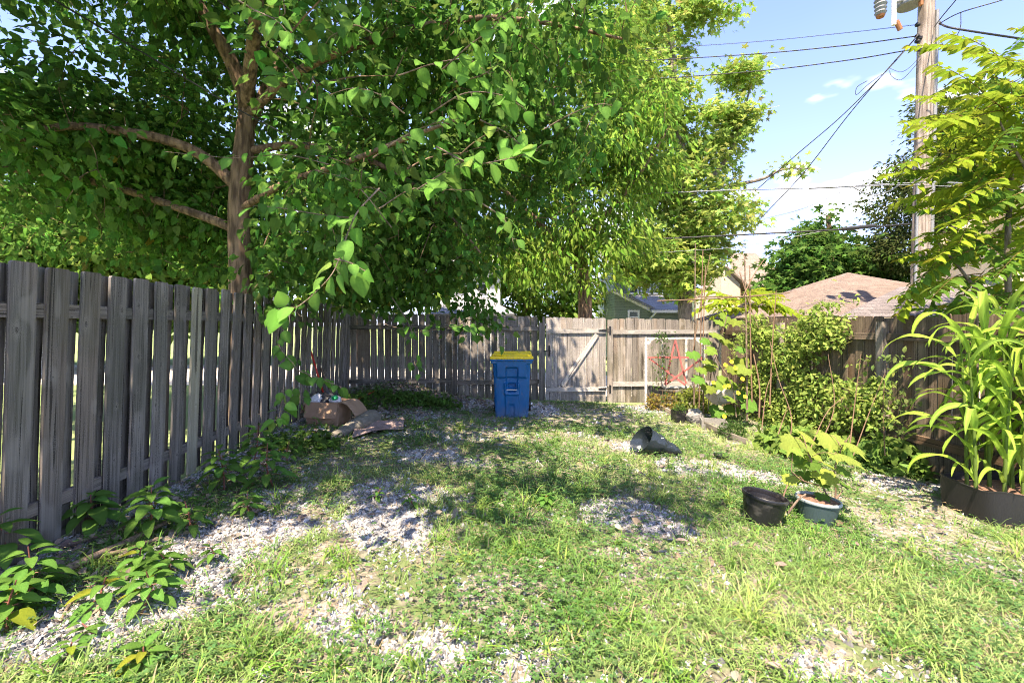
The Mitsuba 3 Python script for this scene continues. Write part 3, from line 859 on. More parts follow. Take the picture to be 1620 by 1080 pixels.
ba, bb = atB(onB(889), .034) + UP * V(0, 611, 9.6)[2], atB(onB(944), .034) + UP * V(0, 529, 9.6)[2]
bd = nrm(bb - ba)
put('brace', plank(np.linalg.norm(bb - ba), .095, .03, ba, np.cross(bd, -nB), -nB, bd), 'wood_rail', gt)
for zy in (522.5, 616):
    z = V(0, zy, 9.6)[2]
    hm = []
    a, b = atB(onB(946), .043), atB(onB(962), .095)
    st = MB()
    for d0 in (0, .006):
        pass
    pts = [a + UP * (z - .012), a + UP * (z + .012), atB(onB(959), .043) + UP * (z + .026), atB(onB(959), .043) + UP * (z - .026)]
    pts2 = [p + nB * .006 for p in pts]
    st.add(pts + pts2, [[4, 5, 6, 7], [0, 3, 2, 1], [0, 1, 5, 4], [1, 2, 6, 5], [2, 3, 7, 6], [3, 0, 4, 7]])
    hk = put('hinge', st, 'black_iron', gt)
    put('hinge_plate', plank(.17, .04, .008, atB(onB(963.5), .088) + UP * (z - .085), eB, -nB, UP), 'black_iron', gt)
    put('hinge_pin', tube([atB(onB(960.5), .07) + UP * (z - .05), atB(onB(960.5), .07) + UP * (z + .05)], .014, 8), 'black_iron', gt)
lz = V(0, 555, 9.6)[2]
put('latch', plank(.24, .035, .012, atB(onB(868.5), .052) + UP * (lz - .12), eB, -nB, UP, .01), 'black_iron', gt)
put('latch_handle', tube(smooth_path([atB(onB(868.5), .05) + UP * (lz + .06), atB(onB(868.5), .10) + UP * (lz + .03), atB(onB(868.5), .10) + UP * (lz - .05), atB(onB(868.5), .05) + UP * (lz - .08)], 5), .008, 7), 'black_iron', gt)
put('latch_bar', tube([atB(onB(859.5), .085) + UP * lz, atB(onB(870), .085) + UP * lz], .010, 7), 'black_iron', gt)

# right fence
rf = thing('wooden_fence', 'brown board fence with shadow streaks along the right side behind the corn', 'fence')
OR = np.array([4.54, 9.92, 0])
eR = nrm((.066, -1, 0))
nR = nrm((-1, -.066, 0))
atR = lambda s, d=0.: OR + eR * s + nR * d
for i in range(44):
    s = .08 + .143 * i
    p = atR(s, -.02)
    z0 = float(gz(p[0], p[1])) - .02 + rnd(-.01, .02)
    top = 1.565 + .02 * meshkit.noise(np.array([s * .8, 0, 0])) + rnd(-.02, .02)
    put('board', plank(top - z0, .140 - rnd(0, .005), .018, p + UP * z0, eR, -nR, UP, .02, rnd(-.008, .008), rnd(-.08, .08), skew=rnd(-.015, .015)), 'wood_right', rf)
for z in (1.31, .10):
    for a, b in ((0.02, 2.0), (2.1, 4.0), (4.1, 6.3)):
        put('rail', plank(b - a, .092, .038, atR(a, .02) + UP * z, -UP, -nR, eR), 'wood_right', rf)
for s in (2.05, 4.05):
    put('post', plank(1.95, .095, .09, atR(s, .072) + UP * -.45, eR, -nR, UP), 'wood_grey', rf)

# ---------------------------------------------------------------- wheeled bin
bp = G(810, 661)
bn = thing('wheeled_bin', 'blue wheeled refuse bin with yellow lid standing before the back fence', 'bin')
BM = rotz(math.radians(-1.0), (bp[0], bp[1] + .33, bp[2] + .005))


def bin_profile(u, v):
    """how far the front stands out (m), u -0.5..0.5 across, v 0..1 up"""
    r = lambda a, b, x, e: np.clip((x - a) / e + .5, 0, 1) * np.clip((b - x) / e + .5, 0, 1)
    d = .035 * r(-.6, .6, u, .03) * r(.70, 1.2, v, .03)                        # the upper band
    d -= .050 * r(-.18, .19, u, .035) * r(.50, .87, v, .02)                     # centre recess of the band
    d += .030 * r(-.25, .26, u, .03) * r(.40, .60, v, .03) * (1 - r(-.125, .13, u, .02) * r(.45, .585, v, .02))
    d -= .05 * r(-.125, .13, u, .02) * r(.455, .585, v, .02)                    # pocket of the lift bar
    d += .022 * r(-.22, .24, u, .04) * r(-.1, .42, v, .025)
    d -= .020 * r(-.085, .09, u, .03) * r(-.1, .22, v, .03)
    return d


rowsn, nf, H = 70, 64, .98
ring = []
for i in range(rowsn + 1):
    v = i / rowsn
    w, dp = .57 + .08 * v, .56 + .14 * v
    c = .05
    uu = np.linspace(-.5, .5, nf)
    fr = np.stack([uu * (w - 2 * c), -dp / 2 - bin_profile(uu, v) * np.clip((.5 - np.abs(uu)) / .04, 0, 1)], -1)
    cor = lambda cx, cy, a0: np.stack([cx + c * np.cos(np.radians(np.linspace(a0, a0 + 90, 5)))[1:-1], cy + c * np.sin(np.radians(np.linspace(a0, a0 + 90, 5)))[1:-1]], -1)
    pts = np.vstack([fr, cor(w / 2 - c, -dp / 2 + c, -90), [[w / 2, -dp / 2 + c], [w / 2, dp / 2 - c]], cor(w / 2 - c, dp / 2 - c, 0), [[w / 2 - c, dp / 2], [-w / 2 + c, dp / 2]], cor(-w / 2 + c, dp / 2 - c, 90), [[-w / 2, dp / 2 - c], [-w / 2, -dp / 2 + c]], cor(-w / 2 + c, -dp / 2 + c, 180)])
    ring.append(np.column_stack([pts, np.full(len(pts), v * H)]))
nr = len(ring[0])
i, j = np.meshgrid(np.arange(rowsn), np.arange(nr), indexing='ij')
qq = np.stack([i * nr + j, i * nr + (j + 1) % nr, (i + 1) * nr + (j + 1) % nr, (i + 1) * nr + j], -1).reshape(-1, 4)
put('body', MB().add(np.vstack(ring), qq), 'bin_blue', bn, smooth=35, M=BM) if False else put('body', (np.vstack(ring), qq), 'bin_blue', bn, smooth=35, M=BM)
rim = cat([rbox(.735, .80, .045, .015).apply_translation((0, -.01, .985)), rbox(.70, .76, .06, .012).apply_translation((0, 0, .95))])
put('rim', rim, 'bin_blue', bn, smooth=40, M=BM)
lid = [rbox(.715, .80, .045, .02).apply_translation((0, -.01, 1.03)), rbox(.60, .68, .03, .012).apply_translation((.02, 0, 1.058)), rbox(.69, .05, .075, .02).apply_translation((0, .37, 1.055)), rbox(.28, .44, .022, .01).apply_translation((.16, -.03, 1.077)),
       rbox(.73, .03, .05, .012).apply_translation((0, -.405, 1.025)), rbox(.16, .05, .03, .012).apply_translation((-.22, -.36, 1.07)), rbox(.05, .6, .05, .015).apply_translation((-.31, 0, 1.055)), rbox(.05, .6, .05, .015).apply_translation((.325, 0, 1.055))]
put('lid', cat(lid), 'bin_yellow', bn, smooth=40, M=BM)
put('lift_bar', tube([(-.085, -.335, .475), (.085, -.335, .475)], .014, 12), 'steel', bn, smooth=40, M=BM)
put('handle', tube([(-.27, .42, .97), (.27, .42, .97)], .017, 10), 'bin_blue', bn, smooth=40, M=BM)
for sx in (-1, 1):
    w = trimesh.creation.cylinder(radius=.125, height=.055, sections=28)
    w.apply_transform(trimesh.transformations.rotation_matrix(math.pi / 2, (0, 1, 0)))
    wk = put('wheel', w.apply_translation((sx * .31, .30, .125)), 'black_plastic', bn, smooth=40, M=BM)
    put('hub', trimesh.creation.icosphere(2, .04).apply_translation((sx * .345, .30, .125)), 'steel', wk, smooth=True, M=BM)

# ---------------------------------------------------------------- box of rubbish, rugs, tools
cp = G(512, 672)
cb = thing('cardboard_box', 'open brown cardboard box of rubbish against the left fence', 'box')
CM = rotz(math.radians(-8), (cp[0], cp[1] + .2, cp[2] - .01))
w, d, h, t = .50, .40, .34, .006
put('side', cat([box(-w / 2, w / 2, -d / 2, -d / 2 + t, 0, h), box(-w / 2, w / 2, d / 2 - t, d / 2, 0, h), box(-w / 2, -w / 2 + t, -d / 2 + t + .001, d / 2 - t - .001, 0, h), box(w / 2 - t, w / 2, -d / 2 + t + .001, d / 2 - t - .001, 0, h), box(-w / 2 + .001, w / 2 - .001, -d / 2 + .001, d / 2 - .001, -.004, 0)]), 'cardboard', cb, M=CM)


def sheet(fn, nu, nv, th):
    u, v = np.meshgrid(np.linspace(0, 1, nu), np.linspace(0, 1, nv), indexing='ij')
    P = fn(u, v)
    du, dv = np.gradient(P, axis=0), np.gradient(P, axis=1)
    N = np.cross(du, dv)
    N /= np.linalg.norm(N, axis=-1, keepdims=True) + 1e-9
    V2 = np.concatenate([(P + N * th / 2).reshape(-1, 3), (P - N * th / 2).reshape(-1, 3)])
    n = nu * nv
    i, j = np.meshgrid(np.arange(nu - 1), np.arange(nv - 1), indexing='ij')
    q = np.stack([i * nv + j, (i + 1) * nv + j, (i + 1) * nv + j + 1, i * nv + j + 1], -1).reshape(-1, 4)
    fs = [q, q[:, ::-1] + n]
    edge = np.concatenate([np.arange(nv), np.arange(1, nu) * nv + nv - 1, (nu - 1) * nv + np.arange(nv - 2, -1, -1), np.arange(nu - 2, 0, -1) * nv])
    e2 = np.roll(edge, -1)
    fs.append(np.stack([edge, edge + n, e2 + n, e2], -1))
    return V2, np.vstack(fs)


put('flap', sheet(lambda u, v: np.stack([-w / 2 + w * u, -d / 2 - .008 - .045 * v - .02 * np.sin(u * 3) * v, h - .22 * v], -1), 8, 5, .006), 'cardboard', cb, M=CM)
put('flap', sheet(lambda u, v: np.stack([w / 2 + .03 + .24 * v, -d / 2 + d * u, h + .03 * np.sin(v * 2.5) - .21 * v ** 1.6], -1), 6, 9, .006), 'cardboard', cb, M=CM)
put('flap', sheet(lambda u, v: np.stack([-w / 2 - .006 - .09 * v, -d / 2 + d * u, h - .17 * v], -1), 5, 5, .006), 'cardboard', cb, M=CM)
for bs, x, y, s, lb, nm in (('bag_dark', -.05, .02, .13, 'dark crumpled bag on top of the rubbish in the cardboard box', 'plastic_bag'), ('bag_white', -.17, -.04, .11, 'white crumpled bag at the left side of the cardboard box', 'plastic_bag'),
                            ('bag_white', .13, -.06, .09, 'white crumpled bag at the right side of the cardboard box', 'plastic_bag'), ('green_pack', .16, -.12, .05, 'green wrapper lying on the rubbish in the cardboard box', 'wrapper')):
    k = put(nm, blob(s, int(s * 999 + x * 50) % 17 + 3, .45, 1.8, 3, (1, .9, .75)).apply_translation((x, y, h + .01 + (.05 if bs == 'green_pack' else 0))), bs, smooth=30, M=CM)
    tag(k, lb, 'plastic bag' if nm == 'plastic_bag' else 'wrapper')
rp = G(560, 693)


def rug(fn, name, bs, lb):
    k = put(name, sheet(fn, 40, 26, .012), bs, smooth=50)
    tag(k, lb, 'rug')


def rug_grey(u, v):
    a0, a1 = G(518, 700), G(588, 672)
    along = a1 - a0
    base = a0 + along * u[..., None] * 1.0
    ang = v * 3.9 - .4
    r = (.055 + .10 * u) * (1 - .12 * v)
    side = nrm((along[1], -along[0], 0))
    P = base + (np.cos(ang) * r)[..., None] * side + ((np.sin(ang) * r * .85 + r * .75))[..., None] * UP
    n = meshkit.fbm(P * 6, 3, 2)[..., None] - .5
    return P + n * .05 * UP + n * .03 * side


rug(rug_grey, 'old_rug', 'rug_grey', 'folded grey-olive rug lying on the ground in front of the cardboard box')


def rug_pink(u, v):
    a, b, c = G(560, 695), G(640, 682), G(566, 672)
    P = a + (b - a) * u[..., None] + (c - a) * v[..., None] * (1 - .3 * u[..., None])
    z = gz(P[..., 0], P[..., 1]) + .035 + .10 * (meshkit.fbm(P * 4, 3, 5) - .4) + .03 * np.sin(v * 9 + u * 4)
    P = P.copy()
    P[..., 2] = z
    P[..., :2] += .08 * (meshkit.fbm(P * 5, 2, 8)[..., None] - .5)
    return P


rug(rug_pink, 'old_rug', 'rug_pink', 'faded pink rug lying wrinkled beside the grey one')
k = put('pole_tool', tube(smooth_path([G(508, 655) + (0, .3, .0), V(503, 593, 7.3), V(487, 540, 7.6)], 4), .015, 8), 'red_handle', smooth=True)
tag(k, 'red handled pole leaning in the left fence corner behind the box', 'tool')
k = put('pole_tool', tube([V(532, 640, 7.6), V(495, 552, 7.9)], .016, 8), 'stick', smooth=True)
tag(k, 'brown wooden pole leaning in the left fence corner behind the box', 'tool')
rt = thing('garden_tool', 'small red and black rod sticking up from the leaf heap', 'tool')
a, b = V(562, 635, 8.0), V(599, 614, 8.25)
for n, t0, t1, r, bs in (('grip', 0, .36, .014, 'red_handle'), ('collar', .36, .55, .012, 'black_iron'), ('shaft', .55, .93, .012, 'red_handle'), ('tip', .93, 1.05, .007, 'black_iron')):
    put(n, tube([a + (b - a) * t0, a + (b - a) * t1], r, 8), bs, rt, smooth=40)

# ---------------------------------------------------------------- pots in the grass
def pot(name, label, cat_, P, R, H, tilt, bs, rimbs, fill, soil=True):
    k = thing(name, label, cat_)
    M = frame(P, nrm((math.cos(tilt), 0, -math.sin(tilt))), (0, 1, 0), nrm((math.sin(tilt), 0, math.cos(tilt))))
    put('body', lathe([(0, 0.0), (R * .74, 0), (R * .76, .01), (R * .97, H * .88), (R * .955, H * .88), (R * .74, .015)]), bs, k, smooth=40, M=M)
    put('rim', lathe([(R * .965, H * .87), (R, H * .87), (R * 1.03, H * .90), (R * 1.03, H * .97), (R, H), (R * .95, H), (R * .93, H * .97), (R * .93, H * .86), (R * .965, H * .87)]), rimbs, k, smooth=40, M=M)
    if soil:
        r = np.linspace(0, 1, 9)
        ri = R * (.74 + .215 * (fill - .05) / .83) * .985
        pr = lathe([(ri * x, fill * H + .012 * (1 - x)) for x in r[1:]], 40)
        c = len(pr.vertices)
        v = np.vstack([pr.vertices, [[0, 0, fill * H + .012]]])
        f = np.vstack([pr.faces, [[c, j, (j + 1) % 40] for j in range(40)]])
        v[:, 2] += .03 * (meshkit.fbm(v * 30, 3, 4) - .5) * (np.hypot(v[:, 0], v[:, 1]) < R * .9)
        put('soil', (v, f), 'soil', k, smooth=True, M=M)
    return k, M


p1 = G(1216, 836)
pot('plant_pot', 'black plastic pot tilted in the grass, left of the pair', 'pot', p1 + (0, .12, -.02), .172, .26, math.radians(9), 'black_plastic', 'black_plastic', .62)
p2 = G(1307, 832)
pot('plant_pot', 'grey-green pot with pale rim full of reddish soil, right of the pair', 'pot', p2 + (0, .12, -.015), .168, .205, math.radians(4), 'teal_pot', 'teal_rim', .90)
for px0, py0, px1, py1, Y, r in ((1230, 800, 1246, 766, 3.86, .009), (1246, 800, 1275, 781, 3.80, .011)):
    k = put('stick', tube(smooth_path([V(px0, py0 + 12, Y), V((px0 + px1) / 2 + 2, (py0 + py1) / 2, Y), V(px1, py1, Y)], 5), np.linspace(r, r * .6, 11), 7), 'cane' if r < .01 else 'stick', smooth=True)
    tag(k, 'red-brown bare stick standing in the black tilted pot' if r < .01 else 'dark crooked stick over the right rim of the black tilted pot', 'stick')

OKRA = lobed_tpl([-140, -118, -88, -66, -44, -20, 0, 20, 44, 66, 88, 118, 140], [.42, .50, .66, .56, .74, .70, .98, .70, .74, .56, .66, .50, .42], .90, .12)
okra = leaf_variants(OKRA, 5, (.24, .33, .06), .12, .0)
okra_d = leaf_variants(OKRA, 3, (.10, .19, .035), .12, .0)
pp = thing('potted_plant', 'leafy plant with broad lobed leaves growing over the grey-green pot', 'plant')
st0 = V(1317, 805, 3.98)
stems = [S((1317, 805, 3.98), (1322, 780, 3.97), (1320, 745, 3.95), (1330, 712, 3.95), (1345, 688, 3.95)), S((1316, 800, 3.98), (1300, 765, 3.95), (1285, 735, 3.9), (1275, 705, 3.9)), S((1318, 795, 3.98), (1334, 775, 4.0)), S((1308, 770, 3.95), (1270, 760, 3.85), (1252, 745, 3.8))]
for s in stems:
    q = smooth_path(s, 6)
    put('stem', tube(q, np.linspace(.008, .0035, len(q)), 6), 'cane', pp, smooth=True)
allst = np.vstack([smooth_path(s, 10) for s in stems])
for cx, cy, sz, dk in [(490, 240, 1.25, 0), (655, 180, 1.05, 0), (640, 265, 1.0, 0), (830, 220, 1.35, 0), (1050, 270, 1.3, 0), (715, 330, 1.0, 0), (1010, 365, 1.35, 0), (820, 520, 1.35, 0), (600, 400, 1.0, 0), (540, 370, .8, 1), (480, 540, .9, 0), (960, 470, .9, 1), (780, 570, .8, 1), (970, 580, .9, 1),
                       (765, 690, .8, 1), (580, 520, .9, 1), (880, 340, .8, 0), (690, 500, .7, 1), (930, 250, .7, 0), (560, 300, .7, 0), (860, 430, .9, 0), (700, 420, .8, 1)]:
    c = V(1160 + cx / 5.4, 660 + cy / 5.4, 3.92 + RNG.normal(0, .11))
    near = allst[np.argmin(((allst - c) ** 2).sum(1) + 9 * np.clip(allst[:, 2] - c[2], 0, 1) ** 2)]
    d = c - near
    ax = np.array([d[0], d[1] * .5 - .06, 0]) + np.array([0, -.05, -.06])
    s = .143 * sz
    ax = nrm(ax)
    base = c - ax * s * .5
    put('leaf', (okra_d if dk else okra)[RNG.integers(3)], None, pp, M=leaf_frame(base, ax, np.array([RNG.normal(0, .2), -.25, 1.0]), s))
    put('leaf_stalk', tube(smooth_path([near, (near + base) / 2 + (0, 0, .03), base], 3), .0028, 5), 'cane', pp)

# collapsed black pot bag and the little dish
kp = G(1032, 722)


def bagfn(u, v):
    a = u * 2 * np.pi
    c0 = V(1014, 702, kp[1] + .12)
    gl = float(gz(c0[0], c0[1]))
    ry, rz_ = .155 - .05 * v, .165 * (1 - v) ** .9 + .028
    C = c0 + v[..., None] * np.array([.46, -.06, 0.0])
    C[..., 2] = gl + .012 + rz_ * .9 + .01 * v
    e1 = np.stack([-.42 * (1 - v), .90 + 0 * v, 0 * v], -1)
    e2 = np.stack([.50 - .5 * v, -.10 + 0 * v, .86 + .14 * v], -1)
    P = C + (np.cos(a) * ry)[..., None] * e1 + (np.sin(a) * rz_)[..., None] * e2
    n = meshkit.fbm(np.stack([np.cos(a) * 1.6, np.sin(a) * 1.6, v * 4.5], -1), 3, 6) - .5
    P = P + (n * (.02 + .17 * v * (1.2 - v)))[..., None] * np.array([.2, -.5, .9])
    P[..., 2] = np.maximum(P[..., 2], gl + .012)
    return P


k = put('nursery_pot', sheet(bagfn, 56, 30, .005), 'black_film', smooth=24)
tag(k, 'collapsed shiny black plastic pot lying on its side in the grass', 'pot')
dp_ = G(1140, 726)
k = put('saucer', lathe([(0, .0), (.07, 0), (.085, .035), (.092, .038), (.092, .045), (.08, .045), (.068, .012), (0, .010)], 28), 'black_plastic', smooth=30, M=frame(dp_ + UP * .012, nrm((1, 0, -.12)), (0, 1, 0), nrm((.12, .1, 1))))
tag(k, 'small black plastic saucer on the gravel right of the collapsed pot', 'saucer')

# ---------------------------------------------------------------- garden bed at the back right
bd_ = thing('garden_trellis', 'white wooden frame with a red five-pointed star against the back fence', 'trellis')
SY = 9.25


def bar(name, x0, y0, x1, y1, w, bs, par, dy=0., t=.03):
    a, b = V(x0, y0, SY), V(x1, y1, SY)
    a[1] += dy
    b[1] += dy
    d = nrm(b - a)
    s = nrm(np.cross(d, (0, 1, 0)))
    return put(name, plank(np.linalg.norm(b - a), w, t, a, s, np.array([0, 1.0, 0]), d), bs, par)


bar('post', 1022, 641, 1022, 533, .045, 'white_paint', bd_)
bar('post', 1113, 638, 1113, 533, .045, 'white_paint', bd_)
bar('top_rail', 1025, 535, 1110, 535, .035, 'white_paint', bd_)
bar('bottom_rail', 1050, 612, 1110, 612, .035, 'white_paint', bd_)
bar('slat', 1048, 612, 1048, 537, .030, 'white_paint', bd_, .004)
bar('slat', 1086, 612, 1086, 537, .036, 'white_paint', bd_, .004)
bar('corner_brace', 1024, 544, 1033, 535.5, .05, 'white_paint', bd_, -.006, .02)
bar('corner_brace', 1111, 544, 1101, 535.5, .05, 'white_paint', bd_, -.006, .02)
for n_, (a, b, c, d) in enumerate(((1024, 565, 1110, 565), (1067, 538, 1051, 608), (1067, 538, 1084, 606), (1025, 566, 1082, 608), (1109, 566, 1050, 608))):
    bar('star_bar', a, b, c, d, .036, 'red_paint', bd_, -.035 - .012 * n_, .01)


def edging(label, pts, h):
    k = thing('bed_edging', label, 'garden edging')
    for (a, b) in zip(pts[:-1], pts[1:]):
        A, B = G(*a), G(*b)
        d = nrm(B - A)
        put('plank', plank(np.linalg.norm(B - A), h, .035, A + UP * (h * .45), UP, np.cross(d, UP), d), 'wood_grey', k)


edging('weathered plank edging the soil bed below the star trellis', [(1022, 638), (1045, 647), (1068, 658)], .09)
edging('weathered plank edging the bed beside the grey tray', [(1117, 677), (1150, 693), (1184, 706)], .11)
sp_ = G(1078, 669)
pt = thing('plant_pot', 'square black nursery pot beside the rough grey rock', 'pot')
PM = rotz(.15, sp_ + (0, .1, -.01))
put('body', cat([box(-.105, .105, -.105, -.10, 0, .22), box(-.105, .105, .10, .105, 0, .22), box(-.105, -.10, -.0995, .0995, 0, .22), box(.10, .105, -.0995, .0995, 0, .22)]), 'black_plastic', pt, M=PM)
put('soil', box(-.099, .099, -.099, .099, .005, .17), 'soil', pt, M=PM)
rk = put('rock', blob(.15, 5, .35, 2.2, 4, (.95, .8, .95)), 'rock', M=frame(G(1103, 672) + (0, .1, .11), (1, 0, 0), (0, 1, 0), (0, 0, 1)), smooth=35)
tag(rk, 'rough grey rock between the square pot and the bed edging', 'rock')
rk = put('rock', blob(.07, 9, .3, 2.0, 3, (1.2, .7, 1.2)), 'bag_white', M=frame(G(980, 631) + (0, .0, .06), (1, 0, 0), (0, 1, 0), (0, 0, 1)), smooth=35)
tag(rk, 'small white stone by the hinge side of the gate', 'rock')
gp = G(1134, 679)
k = put('tray', cat([box(-.19, .19, -.12, .12, 0, .01), box(-.19, .19, -.135, -.12, 0, .07), box(-.19, .19, .12, .135, 0, .13), box(-.205, -.19, -.135, .135, 0, .14), box(.19, .205, -.135, .135, 0, .10)]), 'grey_tray', M=rotz(-.3, gp + (0, .1, .01)))
tag(k, 'empty grey tray lying in the bed beside the rock', 'tray')
tb = thing('tub', 'pale pinkish tub lying on its side in the bed behind the cucumber vine', 'tub')
TM = frame(V(1139, 622, 8.3), nrm((.8, .2, .55)), nrm((-.3, .95, 0)), nrm(np.cross(nrm((.8, .2, .55)), nrm((-.3, .95, 0)))), 1)
TMz = frame(V(1139, 622, 8.3), nrm(np.cross((-.3, .95, .1), (.8, -.25, .35))), nrm((-.3, .95, .1)), nrm((.8, -.25, .35)))
put('body', lathe([(0, -.16), (.17, -.16), (.20, -.13), (.235, .17), (.225, .17), (.19, -.12), (0, -.14)], 32), 'pale_tub', tb, smooth=40, M=TMz)
put('rim', lathe([(.235, .15), (.25, .15), (.25, .18), (.222, .18), (.222, .15)], 32), 'grey_tray', tb, smooth=40, M=TMz)

# stick trellis
sk = thing('stick_trellis', 'tall trellis of tied bare sticks in the bed beside the star frame', 'trellis')
for (a, b, r) in [((1098, 640, 8.6), (1100, 385, 8.6), .016), ((1106, 645, 8.4), (1112, 395, 8.5), .013), ((1113, 655, 8.2), (1116, 420, 8.4), .013), ((1096, 560, 8.5), (1124, 400, 8.6), .009), ((1182, 665, 7.6), (1178, 405, 7.8), .017), ((1190, 650, 7.7), (1186, 420, 7.9), .013), ((1201, 660, 7.4), (1192, 560, 7.6), .014),
                  ((1040, 476, 8.7), (1250, 463, 7.7), .014), ((1100, 470, 8.6), (1205, 468, 7.8), .013), ((1218, 640, 7.2), (1228, 460, 7.4), .011), ((1090, 480, 8.5), (1130, 440, 8.6), .008), ((1175, 470, 7.7), (1213, 405, 7.9), .009), ((1170, 430, 7.8), (1200, 520, 7.6), .008)]:
    A, B = V(*a), V(*b)
    m_ = (A + B) / 2 + RNG.normal(0, .025, 3)
    q = smooth_path([A, m_, B], 6)
    put('stick', tube(q, np.linspace(r, r * .6, len(q)), 6), 'cane' if r < .015 else 'stick', sk, smooth=True)
for p in ((1108, 474, 8.45), (1181, 469, 7.75)):
    tr = trimesh.creation.torus(.03, .006, 10, 6)
    put('tie', tr.apply_translation(V(*p)), 'cardboard', sk)

# cucumber vine: big leaves and yellow flowers, each a part
CUKE = lobed_tpl([-150, -110, -75, -40, 0, 40, 75, 110, 150], [.55, .62, .68, .66, .78, .66, .68, .62, .55], .86, .25)
cuke = leaf_variants(CUKE, 5, (.17, .27, .05), .16, .0)
cv = thing('cucumber_vine', 'climbing vine with big pale green leaves and yellow flowers on the stick trellis', 'vine')
for s in (S((1120, 650, 8.0), (1125, 590, 7.95), (1140, 540, 7.9), (1150, 500, 7.9)), S((1165, 660, 7.6), (1158, 610, 7.7), (1135, 570, 7.8), (1120, 530, 8.0))):
    q = smooth_path(s, 6)
    put('stem', tube(q, .008, 6), 'stick', cv, smooth=True)
for px, py in [(1150, 508), (1165, 515), (1138, 515), (1148, 545), (1168, 558), (1172, 575), (1120, 560), (1118, 578), (1125, 588), (1160, 588), (1135, 610), (1100, 605), (1160, 612), (1122, 618), (1150, 635), (1172, 632), (1160, 652), (1138, 655), (1180, 645), (1112, 545), (1130, 535), (1095, 565), (1180, 590), (1106, 590)]:
    Y = rnd(7.55, 8.1)
    ax = np.array([RNG.normal(0, .8), -.7, -.5])
    put('leaf', cuke[RNG.integers(5)], None, cv, M=leaf_frame(V(px, py - 8, Y), ax, (RNG.normal(0, .4), -.6, .8), rnd(.17, .26)))
fl = lathe([(.0, 0), (.010, .008), (.032, .022), (.036, .020), (.012, .004)], 10)
for px, py in [(1147, 578), (1157, 573), (1163, 583), (1146, 613), (1152, 611), (1167, 622), (1145, 659), (1128, 606), (1174, 600), (1178, 628)]:
    put('flower', fl, 'yellow_petal', cv, M=frame(V(px, py, 7.5), (1, 0, 0), nrm((0, .5, .8)), nrm((0, -.8, .5)), 1.0))


# leafy things without trunk
def bush(name, label, cat_, box_fn, n, tpl, size, base, canes=(), yellow=.0, group=None, bs='leaf', hang=.3, gap=.4, freq=2.2, cbs='cane', upvar=.6):
    k = thing(name, label, cat_, group)
    for p, r in canes:
        q = smooth_path(p, 6)
        put('stem', tube(q, np.linspace(r, r * .5, len(q)), 6), cbs, k, smooth=True)
    P = box_fn(int(n * 2.5))
    P = P[meshkit.fbm(P * freq, 2, 12) > gap][:n]
    A = RNG.normal(0, 1, (len(P), 3)) + np.array([0, -.3, -hang])
    U = np.array([0, -.35, 1.0]) + RNG.normal(0, upvar, (len(P), 3))
    v, f, c = scatter(tpl, P, A, U, size * rnd(.6, 1.3, len(P)), tones(len(P), base, .22, yellow))
    put('foliage', MB().add(v, f, c=c), bs, k)
    return k


def fence_mass(n):
    s = rnd(1.0, 4.35, n)
    h = rnd(0, 1, n)
    lim = .90 + .14 * np.sin(s * 2.1) + .14 * meshkit.noise(np.stack([s * 3, 0 * s, 0 * s], -1))
    dn = np.abs(RNG.normal(0, .16, n)) + .03 + .20 * (1 - h) * rnd(0, 1, n)
    P = OR + eR * s[:, None] + nR * dn[:, None]
    P[:, 2] = gz(P[:, 0], P[:, 1]) + h * lim * 2.05
    keep = (s < 3.9) | (h < .62)
    keep &= (s > 1.35) | (h < .75)
    return P[keep]


bush('climbing_shrub', 'tangled climbing shrub of small leaves covering the right fence left of the corn', 'shrub', fence_mass, 8200, OVAL, .07, (.30, .40, .095), gap=.475, upvar=.5,
     canes=[(S((1270, 745, 5.4), (1290, 690, 5.5), (1310, 650, 5.6), (1335, 628, 5.7)), .0075), (S((1230, 690, 6.0), (1240, 660, 6.1), (1248, 640, 6.1)), .0075), (S((1246, 715, 5.9), (1252, 660, 6.0), (1232, 600, 6.2), (1218, 540, 6.4)), .0075), (S((1300, 700, 5.7), (1320, 640, 5.8), (1310, 560, 5.9)), .0075),
            (S((1345, 700, 5.4), (1352, 640, 5.5), (1362, 560, 5.5)), .008), (S((1205, 680, 6.6), (1212, 620, 6.8), (1222, 590, 6.9)), .0075), (S((1350, 720, 5.2), (1380, 640, 5.3), (1400, 590, 5.3)), .006)])


def mound(c, rx, ry, h):
    def fn(n):
        d = rows_norm(RNG.normal(0, 1, (n, 3))) * rnd(.3, 1, (n, 1)) ** .5
        P = np.array([c[0], c[1], 0]) + d * np.array([rx, ry, 0])
        P[:, 2] = gz(P[:, 0], P[:, 1]) + .03 + np.abs(d[:, 2]) * h
        return P
    return fn


bush('low_plant', 'leafy low plants at the foot of the climbing shrub beside the plank edging', 'plant', mound(G(1262, 716), .55, .45, .33), 620, OVAL, .13, (.19, .29, .065), cbs='stick', freq=4, gap=.35)
bush('low_plant', 'small feathery green plant in front of the grey tray', 'plant', mound(G(1157, 694), .24, .18, .26), 900, SMALL, .035, (.06, .115, .03), freq=6, gap=.3)
bush('low_plant', 'leafy low plants under the right fence left of the corn planter', 'plant', mound(G(1402, 742), .42, .35, .42), 260, OVAL, .14, (.16, .26, .06), freq=4, gap=.35)
bush('low_plant', 'small weed at the fence foot just left of the corn planter', 'plant', mound(G(1455, 756), .14, .12, .16), 45, OVAL, .10, (.10, .17, .035), freq=4, gap=.2)
bush('low_plant', 'fine green seedling plant growing in the square black pot', 'plant', lambda n: mound((0, 0), .12, .12, .15)(n) * (1, 1, 0) + np.array([sp_[0], sp_[1] + .1, sp_[2] + .16]) + np.abs(RNG.normal(0, .07, (n, 1))) * UP, 420, SMALL, .035, (.10, .17, .04), freq=6, gap=.3)
